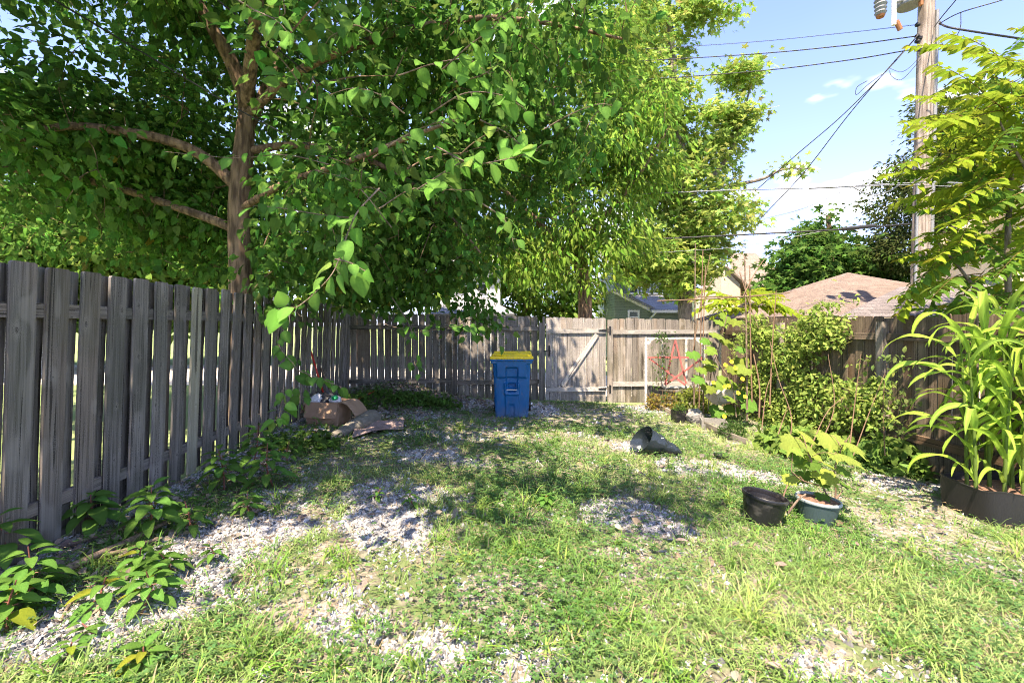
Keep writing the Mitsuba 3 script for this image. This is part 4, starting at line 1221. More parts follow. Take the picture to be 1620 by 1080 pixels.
bush('low_plant', 'yellowing bushy plant at the right foot of the star trellis', 'plant', mound((V(1098, 640, 9.0)), .45, .25, .5), 1100, OVAL, .06, (.20, .25, .05), freq=4, gap=.38)
bush('low_plant', 'dry brown and yellow weedy plant at the left foot of the star trellis', 'plant', mound((V(1050, 640, 9.05)), .40, .2, .38), 700, SMALL, .06, (.22, .16, .06), yellow=.35, freq=4, gap=.38, bs='leaf_matte')
bush('climbing_vine', 'thin green vine climbing the white slat of the star trellis', 'vine', lambda n: np.stack([V(1047, 0, 9.1)[0] + RNG.normal(0, .09, n), 9.1 + RNG.normal(0, .05, n), rnd(-.1, 1.35, n)], -1), 420, SMALL, .055, (.08, .15, .035), freq=4, gap=.35,
     canes=[(S((1050, 645, 9.1), (1046, 590, 9.1), (1049, 530, 9.1)), .006)])
bush('leafy_shoot', 'slender upright shoot with small round leaves before the right fence', 'plant', lambda n: np.stack([V(1404, 0, 5.2)[0] + RNG.normal(0, .12, n), 5.1 + RNG.normal(0, .07, n), rnd(.2, 1.15, n)], -1), 120, OVAL, .065, (.17, .24, .07), freq=4, gap=.2,
     canes=[(S((1400, 720, 5.2), (1397, 640, 5.15), (1403, 575, 5.1)), .006)])

# ---------------------------------------------------------------- corn in the black planter
pc = np.array([4.58, 4.16])
pz = float(gz(*pc))
pl = thing('planter', 'long black fabric planter in which the corn stands by the right fence', 'planter')
ang = np.linspace(0, 2 * np.pi, 65)[:-1]


def oval(rx, ry, z, e=.42):
    c, s = np.cos(ang), np.sin(ang)
    return np.stack([pc[0] + rx * np.sign(c) * np.abs(c) ** e, pc[1] + ry * np.sign(s) * np.abs(s) ** e, np.full(64, z) + .012 * np.sin(ang * 5 + z * 9)], -1)


rings = np.vstack([oval(.46, .29, pz - .03), oval(.475, .30, pz + .1), oval(.48, .305, pz + .27), oval(.485, .31, pz + .30), oval(.468, .293, pz + .30), oval(.455, .28, pz + .2)])
i, j = np.meshgrid(np.arange(5), np.arange(64), indexing='ij')
put('wall', (rings, np.stack([i * 64 + j, i * 64 + (j + 1) % 64, (i + 1) * 64 + (j + 1) % 64, (i + 1) * 64 + j], -1).reshape(-1, 4)), 'planter_cloth', pl, smooth=40)
so = oval(.46, .285, pz + .22)
put('soil', (np.vstack([so, [[pc[0], pc[1], pz + .24]]]), np.array([[64, j, (j + 1) % 64] for j in range(64)])), 'soil', pl)


def corn_leaf(L, w, bend, base, seed):
    n = 16
    s = np.linspace(0, 1, n)
    a = 1.15 - bend * s ** 1.35
    dx, dz = np.cos(a) * L / n, np.sin(a) * L / n
    y, z = np.concatenate([[0], np.cumsum(dx)[:-1]]), np.concatenate([[0], np.cumsum(dz)[:-1]])
    hw = w / 2 * np.minimum(1, .55 + 3 * s) * np.sqrt(np.clip(1 - s ** 2.2, 0, 1)) + 1e-4
    tw = .9 * np.sin(s * 2.2 + seed) * s
    v = []
    for c, f_ in ((-1, .30), (-.5, .05), (0, -.12), (.5, .05), (1, .30)):
        wav = .22 * np.sin(s * 19 + seed * 2 + c) * abs(c) * hw * 1.6
        lx, lz = c * hw, f_ * hw + wav
        nx, ny, nz = 0, -np.sin(a), np.cos(a)
        v.append(np.stack([lx * np.cos(tw) - lz * np.sin(tw), y + ny * (lx * np.sin(tw) + lz * np.cos(tw)), z + nz * (lx * np.sin(tw) + lz * np.cos(tw))], -1))
    v = np.stack(v, 1).reshape(-1, 3)
    i, j = np.meshgrid(np.arange(n - 1), np.arange(4), indexing='ij')
    q = np.stack([i * 5 + j, i * 5 + j + 1, (i + 1) * 5 + j + 1, (i + 1) * 5 + j], -1).reshape(-1, 4)
    c = np.ones((len(v), 1)) * np.asarray(base)
    c[2::5] *= 1.5
    return shape(MB().add(v, q, c=c.clip(0, .7)), 'leaf', smooth=True)


cl = [corn_leaf(rnd(.72, 1.0), rnd(.052, .072), rnd(1.7, 2.9), tones(1, (.27, .39, .06), .15)[0], i) for i in range(9)]
CORNS = [(4.16, 4.08, 1.55, -.25), (4.26, 4.26, 1.7, -.05), (4.38, 4.05, 1.45, .3), (4.46, 4.25, 1.8, .8), (4.56, 4.06, 1.5, 1.3), (4.66, 4.28, 2.0, 1.9), (4.74, 4.08, 1.6, 2.4), (4.84, 4.24, 1.9, 3.0), (4.60, 4.18, 1.7, 2.0)]
cl_lab = ['leftmost corn stalk of the black planter, its leaves arching over the grass', 'second corn stalk from the left in the black planter, behind the front row', 'front corn stalk third from the left in the black planter', 'tall back corn stalk fourth from the left in the planter', 'front corn stalk in the middle of the planter',
          'tallest corn stalk, rising at the back of the planter', 'front corn stalk second from the right in the planter', 'rightmost corn stalk in the planter at the edge of the picture', 'corn stalk in the centre of the planter between two rows']
for (x, y, h, ph), lb in zip(CORNS, cl_lab):
    k = thing('corn_stalk', lb, 'corn', 'corn stalks in the black planter')
    lx, ly = RNG.normal(0, .05), RNG.normal(0, .05)
    z0 = pz + .2
    path = smooth_path([(x, y, z0), (x + lx * .3, y + ly * .3, z0 + h * .45), (x + lx, y + ly, z0 + h * .9)], 6)
    tb_ = tube(path, np.linspace(.016, .006, len(path)), 7)
    put('stalk', MB().add(*tb_, c=(.20, .29, .07)), 'leaf', k, smooth=True)
    nl = 11
    for i in range(nl):
        t = .10 + .88 * i / (nl - 1)
        q_ = path[min(int(t * (len(path) - 1)), len(path) - 1)]
        az = ph + math.pi * (i % 2) + RNG.normal(0, .45) + math.pi
        dn = np.array([math.cos(az), math.sin(az), 0])
        put('leaf', cl[RNG.integers(9)], None, k, M=frame(q_, np.cross(dn, UP), dn, UP, rnd(.75, 1.1) * (.7 if i == 0 else 1)))
# taller corn behind the planter
for x, y, h, ph, lb in ((4.62, 4.55, 1.75, .6, 'tall corn stalk rooted behind the planter, left of two'), (4.80, 4.62, 1.9, 2.1, 'tall corn stalk rooted behind the planter, right of two')):
    k = thing('corn_stalk', lb, 'corn', 'corn stalks behind the planter')
    z0 = float(gz(x, y))
    path = smooth_path([(x, y, z0), (x + .02, y, z0 + h * .5), (x - .03, y, z0 + h)], 6)
    put('stalk', MB().add(*tube(path, np.linspace(.016, .007, len(path)), 7), c=(.16, .25, .06)), 'leaf', k, smooth=True)
    for i in range(9):
        q_ = path[int((.25 + .75 * i / 8) * (len(path) - 1))]
        az = ph + math.pi * (i % 2) + RNG.normal(0, .4)
        dn = np.array([math.cos(az), math.sin(az), 0])
        put('leaf', cl[RNG.integers(9)], None, k, M=frame(q_, np.cross(dn, UP), dn, UP, rnd(.8, 1.05)))

# ---------------------------------------------------------------- broad-leaved weeds along the left fence
OVHI = leaf_tpl([.16, .25, .27, .22, .12], .3, .35, [.08, .26, .46, .68, .88])
wl = leaf_variants(OVHI, 6, (.11, .23, .045), .2, .02)
wly = leaf_variants(OVHI, 3, (.22, .26, .03), .15, .02)
scene_wstem = mat('weed_stem', (.20, .07, .05), .6)


def weed(px, py, h, n, size, label, yellow=.1, spread=.10):
    n, size = int(n * 1.6), size * .98
    k = thing('weed_plant', label, 'plant', 'broad-leaved weeds along the left fence')
    p = G(px, py)
    top = p + np.array([RNG.normal(0, .04), RNG.normal(0, .04), h])
    path = smooth_path([p, (p + top) / 2 + RNG.normal(0, .02, 3), top], 6)
    put('stem', tube(path, np.linspace(.007, .003, len(path)), 6), 'weed_stem', k, smooth=True)
    a = rnd(0, 6)
    for i in range(n):
        t = .35 + .65 * i / max(n - 1, 1)
        q_ = path[int(t * (len(path) - 1))]
        a += 2.4
        el = .55 * t - .25 if i < n - 2 else .7
        ax = np.array([math.cos(a), math.sin(a), el])
        s = size * (1.15 - .5 * t) * rnd(.8, 1.15)
        b = q_ + nrm(ax * (1, 1, .6)) * spread * (1.2 - t)
        put('leaf', (wly if rnd() < yellow * .5 else wl)[RNG.integers(3)], None, k, M=leaf_frame(b, ax, np.array([0, 0, 1.0]) + RNG.normal(0, .15, 3), s))
        if spread * (1.2 - t) > .03:
            put('leaf_stalk', tube([q_, b], .0022, 4), 'weed_stem', k)


for a in [(150, 838, .26, 14, .20, 'dark leafy weed against the near left fence boards, left of its neighbour', 0, .06), (238, 850, .34, 18, .17, 'tall leafy weed with pale top at the fence foot, above the stick pile', .02, .08), (300, 845, .22, 12, .13, 'small round-leaved weed on the gravel right of the tall weed', .03, .07),
          (355, 778, .38, 18, .17, 'bushy dark weed under the fence left of the clump', 0, .10), (395, 752, .48, 20, .17, 'tallest dark leafy weed in the clump beneath the hanging branch', 0, .12), (432, 770, .42, 16, .17, 'leafy weed at the right side of the dark clump by the fence', .02, .12),
          (205, 905, .14, 12, .13, 'low weed beside the end of the stick pile', .02, .05), (270, 905, .16, 12, .12, 'low green weed on the gravel below the round-leaved one', .05, .05), (222, 975, .20, 14, .13, 'red-stemmed weed on the gravel with a yellowing leaf', .2, .06), (160, 965, .16, 8, .13, 'spreading weed left of the red-stemmed one', .3, .05),
          (40, 960, .30, 16, .16, 'leafy weed at the bottom of the left fence near the picture edge', .05, .06), (10, 1000, .22, 12, .15, 'yellowing weed in the lower left corner', .5, .06), (150, 1015, .07, 6, .09, 'single heart-leaved seedling on the gravel', 0, .03), (215, 1060, .10, 9, .11, 'yellow-green seedling at the bottom edge of the gravel', .7, .04),
          (395, 815, .18, 14, .11, 'small leafy weed at the edge of the turf right of the clump', .02, .06), (455, 735, .25, 12, .12, 'leafy weed below the hanging branch near the cardboard box', .05, .08), (500, 688, .22, 14, .09, 'small weed in front of the cardboard box', .2, .05), (330, 890, .10, 8, .08, 'tiny weed on the gravel strip', .05, .03),
          (12, 900, .34, 9, .18, 'weed against the nearest fence board at the left edge', .05, .06), (100, 1050, .08, 7, .08, 'little weed in the gravel at the bottom left', .3, .03), (590, 790, .10, 7, .08, 'small seedling on the gravel patch left of the turf', .05, .03), (655, 800, .12, 8, .09, 'small seedling at the right edge of the gravel patch', .05, .03),
          (857, 800, .10, 12, .11, 'pale rosette weed in the middle of the turf', .3, .03)]:
    weed(*a)

for (a, b, r, lb) in [((25, 945), (262, 838), .026, 'thick grey-brown branch lying along the left fence foot'), ((70, 915), (250, 862), .018, 'thin dark branch lying beside the thick one by the fence'), ((95, 985), (165, 905), .008, 'slender bare twig lying across the gravel'), ((95, 870), (195, 846), .014, 'short brown stick lying close to the fence boards'),
                      ((350, 790), (435, 745), .013, 'curved root-like stick lying under the dark weeds')]:
    A, B = G(*a), G(*b)
    A, B = A + UP * r, B + UP * (r + .03)
    q = smooth_path([A, A + (B - A) * .35 + RNG.normal(0, .02, 3) * (1, 1, .3), A + (B - A) * .7 + RNG.normal(0, .02, 3) * (1, 1, .3), B], 6)
    k = put('branch', tube(q, np.linspace(r, r * .6, len(q)), 8), 'stick', smooth=True)
    tag(k, lb, 'branch')

# ---------------------------------------------------------------- turf, clover, gravel, litter
def yard_points(n, y0, y1):
    y = rnd(y0, y1, n)
    x = rnd(-1.28, 1.28, n) * y
    k = inside(x, y) & (x < 4.6)
    return x[k], y[k]


sunny = lambda x, y: np.clip((2.9 - y) / .8, 0, 1) + np.clip((x - 1.2) / .8, 0, 1) * np.clip((4.6 - y) / .6, 0, 1)
grass = MB()
for y0, y1, n, Lb, wb in ((1.75, 3.2, 62000, .085, .0062), (3.2, 5.0, 62000, .075, .0065), (5.0, 7.2, 52000, .075, .008), (7.2, 9.6, 30000, .08, .010)):
    x, y = yard_points(n, y0, y1)
    m = gravel_mask(x, y)
    P = np.stack([x, y, 0 * x], -1)
    dens = (1 - m) ** 1.4 * (.45 + .9 * meshkit.fbm(P * 1.6, 2, 15))
    cl_ = meshkit.fbm(P * 7, 2, 16)
    keep = rnd(0, 1, len(x)) < np.clip((dens + .05) * (.22 + 1.25 * cl_) * np.clip((meshkit.fbm(P * 1.15 + 21, 3, 41) - .36) * 6, .12, 1), .008, 1)
    x, y, P, cl_ = x[keep], y[keep], P[keep], cl_[keep]
    n = len(x)
    az = rnd(0, 2 * np.pi, n) + 0
    L = Lb * rnd(.45, 1.35, n) * (.6 + .9 * cl_)
    tall = rnd(0, 1, n) < .02
    L[tall] *= rnd(1.4, 2.3, tall.sum())
    lean_ = rnd(.35, 1.5, n)
    wv = wb * rnd(.6, 1.25, n)
    D = np.stack([np.cos(az), np.sin(az), 0 * az], -1)
    Sd = np.stack([-np.sin(az), np.cos(az), 0 * az], -1)
    z = gz(x, y)
    base = np.stack([x, y, z], -1)
    pts = []
    for s, ww in ((0, .75), (.4, 1.0), (.75, .75)):
        th = lean_ * (.35 + 1.1 * s)
        c = base + D * (np.sin(th) * L * s)[:, None] + UP * (np.cos(th) * L * s)[:, None]
        pts += [c - Sd * (wv * ww / 2)[:, None], c + Sd * (wv * ww / 2)[:, None]]
    th = lean_ * 1.5
    pts.append(base + D * (np.sin(th) * L)[:, None] + UP * (np.cos(th) * L)[:, None])
    Vv = np.stack(pts, 1)
    Vv[..., 2] = np.maximum(Vv[..., 2], z[:, None] + .002)
    f = np.array([[0, 1, 3], [0, 3, 2], [2, 3, 5], [2, 5, 4], [4, 5, 6]])
    tone = meshkit.fbm(P * 2.2, 2, 19)[:, None]
    lush = np.clip(meshkit.fbm(P * .8 + 3, 2, 27) * 2 - .6 + .25 * (y > 3.6), 0, 1)[:, None]
    col = (np.array([.28, .39, .115]) * (1 - tone) + np.array([.43, .50, .22]) * tone) * (1 - lush) + np.array([.13, .27, .055]) * lush
    col = col * (1 + .22 * RNG.normal(0, 1, (n, 1)).clip(-1.6, 2))
    dry = rnd(0, 1, n) < .10
    col[dry] = np.array([.42, .35, .22]) * rnd(.7, 1.2, (dry.sum(), 1))
    grass.add(Vv.reshape(-1, 3), (f[None] + (np.arange(n) * 7)[:, None, None]).reshape(-1, 3), c=np.repeat(col.clip(.02, .6), 7, 0))
tx, ty = yard_points(900, 1.75, 7.5)
kp_ = (rnd(0, 1, len(tx)) < .32) & (gravel_mask(tx, ty) < .85)
for a0_, b0_ in zip(tx[kp_], ty[kp_]):
    n = int(rnd(14, 34))
    L = rnd(.07, .21) * rnd(.5, 1.2, n)
    az, ln_ = rnd(0, 6.283, n), rnd(.25, 1.35, n)
    bx, by = a0_ + RNG.normal(0, .025, n), b0_ + RNG.normal(0, .025, n)
    z = gz(bx, by)
    base = np.stack([bx, by, z], -1)
    D, Sd = np.stack([np.cos(az), np.sin(az), 0 * az], -1), np.stack([-np.sin(az), np.cos(az), 0 * az], -1)
    wv = rnd(.005, .0095, n)
    pts = []
    for sg, ww in ((0, .7), (.4, 1.0), (.75, .7)):
        th = ln_ * (.3 + 1.2 * sg)
        c = base + D * (np.sin(th) * L * sg)[:, None] + UP * (np.cos(th) * L * sg)[:, None]
        pts += [c - Sd * (wv * ww / 2)[:, None], c + Sd * (wv * ww / 2)[:, None]]
    th = ln_ * 1.55
    pts.append(base + D * (np.sin(th) * L)[:, None] + UP * (np.cos(th) * L)[:, None])
    Vv = np.stack(pts, 1)
    Vv[..., 2] = np.maximum(Vv[..., 2], z[:, None] + .004)
    col = tones(n, (.19, .33, .06) if rnd() < .5 else (.30, .42, .10), .2, .08, (.42, .36, .2))
    grass.add(Vv.reshape(-1, 3), (f[None] + (np.arange(n) * 7)[:, None, None]).reshape(-1, 3), c=np.repeat(col, 7, 0))
put('grass', grass, 'blade')
tag('grass', 'short curly green grass covering the yard between gravel patches', 'grass', kind='stuff')

CLOV = (np.array([(0, 0, 0), (-.42, .55, .1), (0, 1, .02), (.42, .55, .1)], float), np.array([[0, 3, 2], [0, 2, 1]]))
clover = MB()
for y0, y1, n, sz in ((1.8, 4.0, 16000, .020), (4.0, 6.5, 30000, .024), (6.5, 9.4, 20000, .032)):
    x, y = yard_points(n, y0, y1)
    P = np.stack([x, y, 0 * x], -1)
    patch = meshkit.fbm(P * 1.3 + 5, 2, 25)
    keep = (rnd(0, 1, len(x)) < np.clip((patch - .42) * 4, 0, 1) + .12) & (rnd(0, 1, len(x)) < 1.02 - gravel_mask(x, y) * .85)
    x, y = x[keep], y[keep]
    n = len(x)
    z = gz(x, y) + rnd(.02, .07, n)
    a0 = rnd(0, 6.28, n)
    up = np.array([0, 0, 1.0]) + RNG.normal(0, .3, (n, 3))
    col = tones(n, (.12, .225, .07), .2)
    for k in range(3):
        a = a0 + k * 2.094
        v, f, c = scatter(CLOV, np.stack([x, y, z], -1), np.stack([np.cos(a), np.sin(a), 0 * a + .1], -1), up, sz * rnd(.7, 1.2, n), col)
        clover.add(v, f, c=c)
put('clover', clover, 'leaf_matte')
tag('clover', 'low clover and small round-leaved weeds spread through the grass', 'clover', kind='stuff')

OCT = np.array([(1, 0, 0), (-1, 0, 0), (0, 1, 0), (0, -1, 0), (0, 0, 1), (0, 0, -1)], float)
OF = np.array([[0, 2, 4], [2, 1, 4], [1, 3, 4], [3, 0, 4], [2, 0, 5], [1, 2, 5], [3, 1, 5], [0, 3, 5]])
gravel = MB()
for y0, y1, n, sz in ((1.75, 3.2, 58000, .0105), (3.2, 5.2, 56000, .0118), (5.2, 9.5, 44000, .0175)):
    x, y = yard_points(n, y0, y1)
    m = gravel_mask(x, y)
    keep = rnd(0, 1, len(x)) < np.clip(m * 1.5, .09, 1)
    x, y = x[keep], y[keep]
    n = len(x)
    R = np.linalg.qr(RNG.normal(0, 1, (n, 3, 3)) + np.diag([0, 0, 2.5]))[0]
    s = sz * np.exp(RNG.normal(-.05, .42, (n, 1))).clip(.35, 2.2) * np.stack([rnd(.8, 1.4, n), rnd(.7, 1.1, n), rnd(.35, .7, n)], -1)
    v = OCT[None] * (1 + .35 * RNG.normal(0, 1, (n, 6, 1)).clip(-1, 1)) + .25 * RNG.normal(0, 1, (n, 6, 3)).clip(-1, 1)
    v = np.einsum('nij,nkj->nki', R, v * s[:, None])
    v += np.stack([x, y, gz(x, y) + sz * .25], -1)[:, None]
    g_ = .10 + .42 * rnd(0, 1, n) ** 1.2
    col = np.stack([g_ * .99, g_ * .985, g_ * rnd(.93, 1.06, n)], -1)
    tan = rnd(0, 1, n) < .12
    col[tan] *= (1.05, .85, .66)
    gravel.add(v.reshape(-1, 3), (OF[None] + (np.arange(n) * 6)[:, None, None]).reshape(-1, 3), c=np.repeat(col.clip(.05, .7), 6, 0))
put('gravel', gravel, 'vcol')
tag('gravel', 'loose pale grey limestone gravel in bare patches of the yard', 'gravel', kind='stuff')

# leaf litter in the back corner, twigs, straw
x, y = [], []
for c, sx, sy, n in ((( -2.3, 9.0), .8, .5, 2600), ((-2.4, 7.6), .6, .6, 700), ((-2.75, 2.9), .22, .7, 300), ((0, 4.5), 2.2, 1.6, 420)):
    x.append(RNG.normal(c[0], sx, n)); y.append(RNG.normal(c[1], sy, n))
x, y = np.concatenate(x), np.concatenate(y)
k_ = inside(x, y)
x, y = x[k_], y[k_]
n = len(x)
v, f, c = scatter(OVAL, np.stack([x, y, gz(x, y) + rnd(.005, .05, n)], -1), RNG.normal(0, 1, (n, 3)) * (1, 1, .3), np.array([0, 0, 1.0]) + RNG.normal(0, .5, (n, 3)), rnd(.05, .1, n), tones(n, (.20, .165, .13), .3))
put('leaf_litter', MB().add(v, f, c=c), 'vcol')
tag('leaf_litter', 'grey-brown dead leaves heaped in the back left corner', 'leaf litter', kind='stuff')
lw = MB()
for p, rx, ry, h, n in ((G(600, 640), .55, .35, .28, 420), (G(660, 640), .55, .25, .2, 500), (G(560, 650), .3, .3, .3, 180), (G(480, 710), .5, .35, .2, 300), (G(700, 645), .4, .2, .18, 250)):
    P = mound(p, rx, ry, h)(n)
    v, f, c = scatter(OVAL, P, RNG.normal(0, 1, (n, 3)) - (0, 0, .2), np.array([0, -.2, 1.0]) + RNG.normal(0, .4, (n, 3)), rnd(.05, .1, n), tones(n, (.09, .17, .035), .25))
    lw.add(v, f, c=c)
put('ground_cover', lw, 'leaf_matte')
tag('ground_cover', 'low green weeds growing before the back left fence', 'weeds', kind='stuff')
sw = MB()
x, y = yard_points(5200, 1.8, 6.5)
keep = rnd(0, 1, len(x)) < .5
for a, b in zip(x[keep], y[keep]):
    L, t = rnd(.03, .12), rnd(0, 6.28)
    p = np.array([a, b, float(gz(a, b)) + rnd(.012, .04)])
    d = np.array([math.cos(t), math.sin(t), RNG.normal(0, .12)]) * L
    sw.add(*tube([p, p + d * .5 + (0, 0, .004), p + d], .0012 + .0008 * rnd(), 3, cap=False), c=tones(1, (.30, .22, .13), .3)[0])
put('straw', sw, 'vcol')
tag('straw', 'dry straw stalks and small twigs strewn over the yard', 'straw', kind='stuff')


# ---------------------------------------------------------------- buildings beyond the fences
def roof_quad(pts, th=.10):
    """roof plane from 3 or 4 corners (counter-clockwise from above, eave first), uv in metres along eave and slope"""
    p = np.asarray(pts, float)
    n = nrm(np.cross(p[1] - p[0], p[2] - p[0]))
    if n[2] < 0:
        p, n = p[::-1], -n
        p = np.roll(p, 1, 0) if False else p
    e = nrm(np.asarray(pts[1], float) - np.asarray(pts[0], float))
    up = nrm(np.cross(n, e))
    if up[2] < 0:
        up = -up
    o = np.asarray(pts[0], float)
    uv = lambda x: np.stack([(x - o) @ e + 50, (x - o) @ up + 50], -1)
    m = len(p)
    mb = MB()
    fan = [[0, i, i + 1] for i in range(1, m - 1)]
    mb.add(p, fan, uv=uv(p))
    b = p - n * th
    mb.add(b, [x[::-1] for x in fan], uv=uv(b))
    for i in range(m):
        j = (i + 1) % m
        qd = np.array([p[i], b[i], b[j], p[j]])
        mb.add(qd, [[0, 1, 2], [0, 2, 3]], uv=uv(qd))
    return mb


def window(parent, x0, x1, z0, z1, y, frame_bs='trim_white', glass='glass_dark', mull=True):
    f = .08
    w = put('window', cat([box(x0, x1, y - .05, y, z0, z0 + f), box(x0, x1, y - .05, y, z1 - f, z1), box(x0, x0 + f, y - .05, y, z0 + f, z1 - f), box(x1 - f, x1, y - .05, y, z0 + f, z1 - f)] + ([box(x0 + f, x1 - f, y - .04, y, (z0 + z1) / 2 - .025, (z0 + z1) / 2 + .025)] if mull else [])), frame_bs, parent)
    put('pane', box(x0 + f, x1 - f, y - .02, y - .012, z0 + f, z1 - f), glass, w)


gh = thing('green_house', 'green sided house with white trimmed windows behind the back fence', 'house')
Y = 22.0
z_of = lambda py, Y: EYE - (py - HOR) / F * Y
x_of = lambda px, Y: (px - 810) / F * Y
put('wall', box(x_of(985, Y), x_of(1092, Y), Y, Y + 6, -1, z_of(492, Y)), 'siding_green', gh)
Y2 = 25.0
xa, xb, zt = x_of(972, Y2), x_of(1100, Y2), z_of(425, Y2)
put('upper_wall', box(xa, xb, Y2, Y2 + 5, 1.0, zt), 'siding_green', gh)
put('roof', roof_quad([(xa - .6, Y2 - .7, zt - .1), (xb + .6, Y2 - .7, zt - .1), (xb + .6, Y2 + 3, zt + 2.0), (xa - .6, Y2 + 3, zt + 2.0)]), 'roof_grey', gh)
e0, e1, ez, tz = x_of(1030, Y), x_of(1095, Y), z_of(492, Y) + .05, z_of(467, Y2)
put('porch_roof', roof_quad([(e0 - .1, Y - .4, ez), (e1, Y - .4, ez), (e1, Y2 - .02, tz), (x_of(1000, Y2), Y2 - .02, tz)]), 'roof_grey', gh)
put('gutter', box(e0 - .1, e1, Y - .52, Y - .42, ez - .14, ez - .02), 'trim_white', gh)
pk = (x_of(972, Y), z_of(461, Y))
v = [(pk[0], Y - .02, pk[1]), (e0, Y - .02, ez), (e0, Y - .02, 0), (pk[0], Y - .02, 0), (pk[0], Y + 2.5, pk[1]), (e0, Y + 2.5, ez), (e0, Y + 2.5, 0), (pk[0], Y + 2.5, 0)]
put('gable', (np.array(v), np.array([[0, 3, 2, 1], [4, 5, 6, 7], [0, 1, 5, 4], [1, 2, 6, 5], [2, 3, 7, 6], [3, 0, 4, 7]])), 'siding_green', gh)
gd = nrm((e0 - pk[0], 0, ez - pk[1]))
put('rake_board', plank(math.hypot(e0 - pk[0] + .25, ez - pk[1]), .2, .08, np.array([pk[0] - .1, Y - .12, pk[1] + .06]), np.cross(gd, (0, 1, 0)), np.array([0, 1.0, 0]), gd), 'trim_white', gh)
put('gable_roof', roof_quad([(e0 + .1, Y - .3, ez + .1), (e0 + .1, Y + 2.6, ez + .1), (pk[0] - .1, Y + 2.6, pk[1] + .14), (pk[0] - .1, Y - .3, pk[1] + .14)]), 'roof_grey', gh)
for a, b in ((994, 1010), (1013, 1029), (1033, 1049)):
    window(gh, x_of(a, Y2), x_of(b, Y2), z_of(465, Y2), z_of(447, Y2), Y2 - .01)
window(gh, x_of(993, Y), x_of(1011, Y), z_of(512, Y), z_of(490.5, Y), Y - .03, glass='glass_soft')
put('downspout', tube([(e0 + .12, Y - .47, ez - .1), (e0 - .05, Y - .1, ez - .4), (e0 - .05, Y - .1, 0)], .05, 8), 'trim_white', gh)

ph_ = thing('pale_house', 'white house with grey roof glimpsed over the back fence left of the drooping tree', 'house')
Y = 21.0
put('wall', box(x_of(700, Y), x_of(790, Y), Y + .5, Y + 6, -1, z_of(420, Y)), 'siding_white', ph_)
put('porch_wall', box(x_of(690, Y), x_of(803, Y), Y - 1.6, Y + .4, -1, z_of(497, Y - 1.6)), 'siding_white', ph_)
put('porch_roof', roof_quad([(x_of(680, Y - 2), Y - 2, z_of(496, Y - 2)), (x_of(814, Y - 2), Y - 2, z_of(496, Y - 2)), (x_of(772, Y + .5), Y + .48, z_of(468, Y)), (x_of(700, Y + .5), Y + .48, z_of(468, Y))]), 'roof_grey', ph_)
put('roof', roof_quad([(x_of(690, Y), Y, z_of(422, Y)), (x_of(800, Y), Y, z_of(422, Y)), (x_of(780, Y), Y + 3.2, z_of(350, Y)), (x_of(710, Y), Y + 3.2, z_of(350, Y))]), 'roof_pale', ph_)
window(ph_, x_of(715, Y), x_of(735, Y), z_of(462, Y), z_of(432, Y), Y + .49)
window(ph_, x_of(752, Y), x_of(772, Y), z_of(462, Y), z_of(432, Y), Y + .49)

gg = thing('garage', 'garage with a brown shingled hip roof showing above the right fence', 'garage')
Yp, ze = 17.5, 1.75
pk = V(1341, 431, Yp)
cx, hw_ = pk[0], 4.2
cs = [(cx - hw_, Yp - hw_, ze), (cx + hw_, Yp - hw_, ze), (cx + hw_, Yp + hw_, ze), (cx - hw_, Yp + hw_, ze)]
put('wall', box(cx - hw_ + .4, cx + hw_ - .4, Yp - hw_ + .4, Yp + hw_ - .4, -1, ze), 'siding_cream', gg)
for a in range(4):
    put('roof', roof_quad([cs[a], cs[(a + 1) % 4], tuple(pk)]), 'roof_brown', gg)
for a in range(4):
    put('ridge_cap', tube([np.array(cs[a]) + UP * .02, pk + UP * .02], .05, 6), 'roof_brown', gg) if False else None
put('fascia', cat([box(cx - hw_, cx + hw_, Yp - hw_ - .02, Yp - hw_ + .02, ze - .22, ze - .10)]), 'trim_cream', gg)

sh = thing('shed', 'low shed with mauve-grey shingled roof just beyond the right fence', 'shed')
xs0, xs1 = 6.15, 10.2
put('wall', box(xs0 + .3, xs1 - .2, 8.9, 10.6, -1, 1.55), 'siding_cream', sh)
put('roof', roof_quad([(xs0, 8.6, 1.62), (xs1, 8.6, 1.62), (xs1, 9.8, 2.36), (8.35, 9.8, 2.28)]), 'roof_mauve', sh)
put('roof', roof_quad([(xs1, 10.9, 1.62), (8.95, 10.9, 1.62), (8.36, 9.82, 2.28), (xs1, 9.82, 2.36)]), 'roof_mauve', sh)
put('roof', roof_quad([(8.94, 10.9, 1.61), (xs0 + .01, 8.62, 1.61), (8.345, 9.81, 2.27)]), 'roof_mauve', sh)
put('fascia', box(xs0, xs1, 8.57, 8.60, 1.48, 1.60), 'trim_cream', sh)

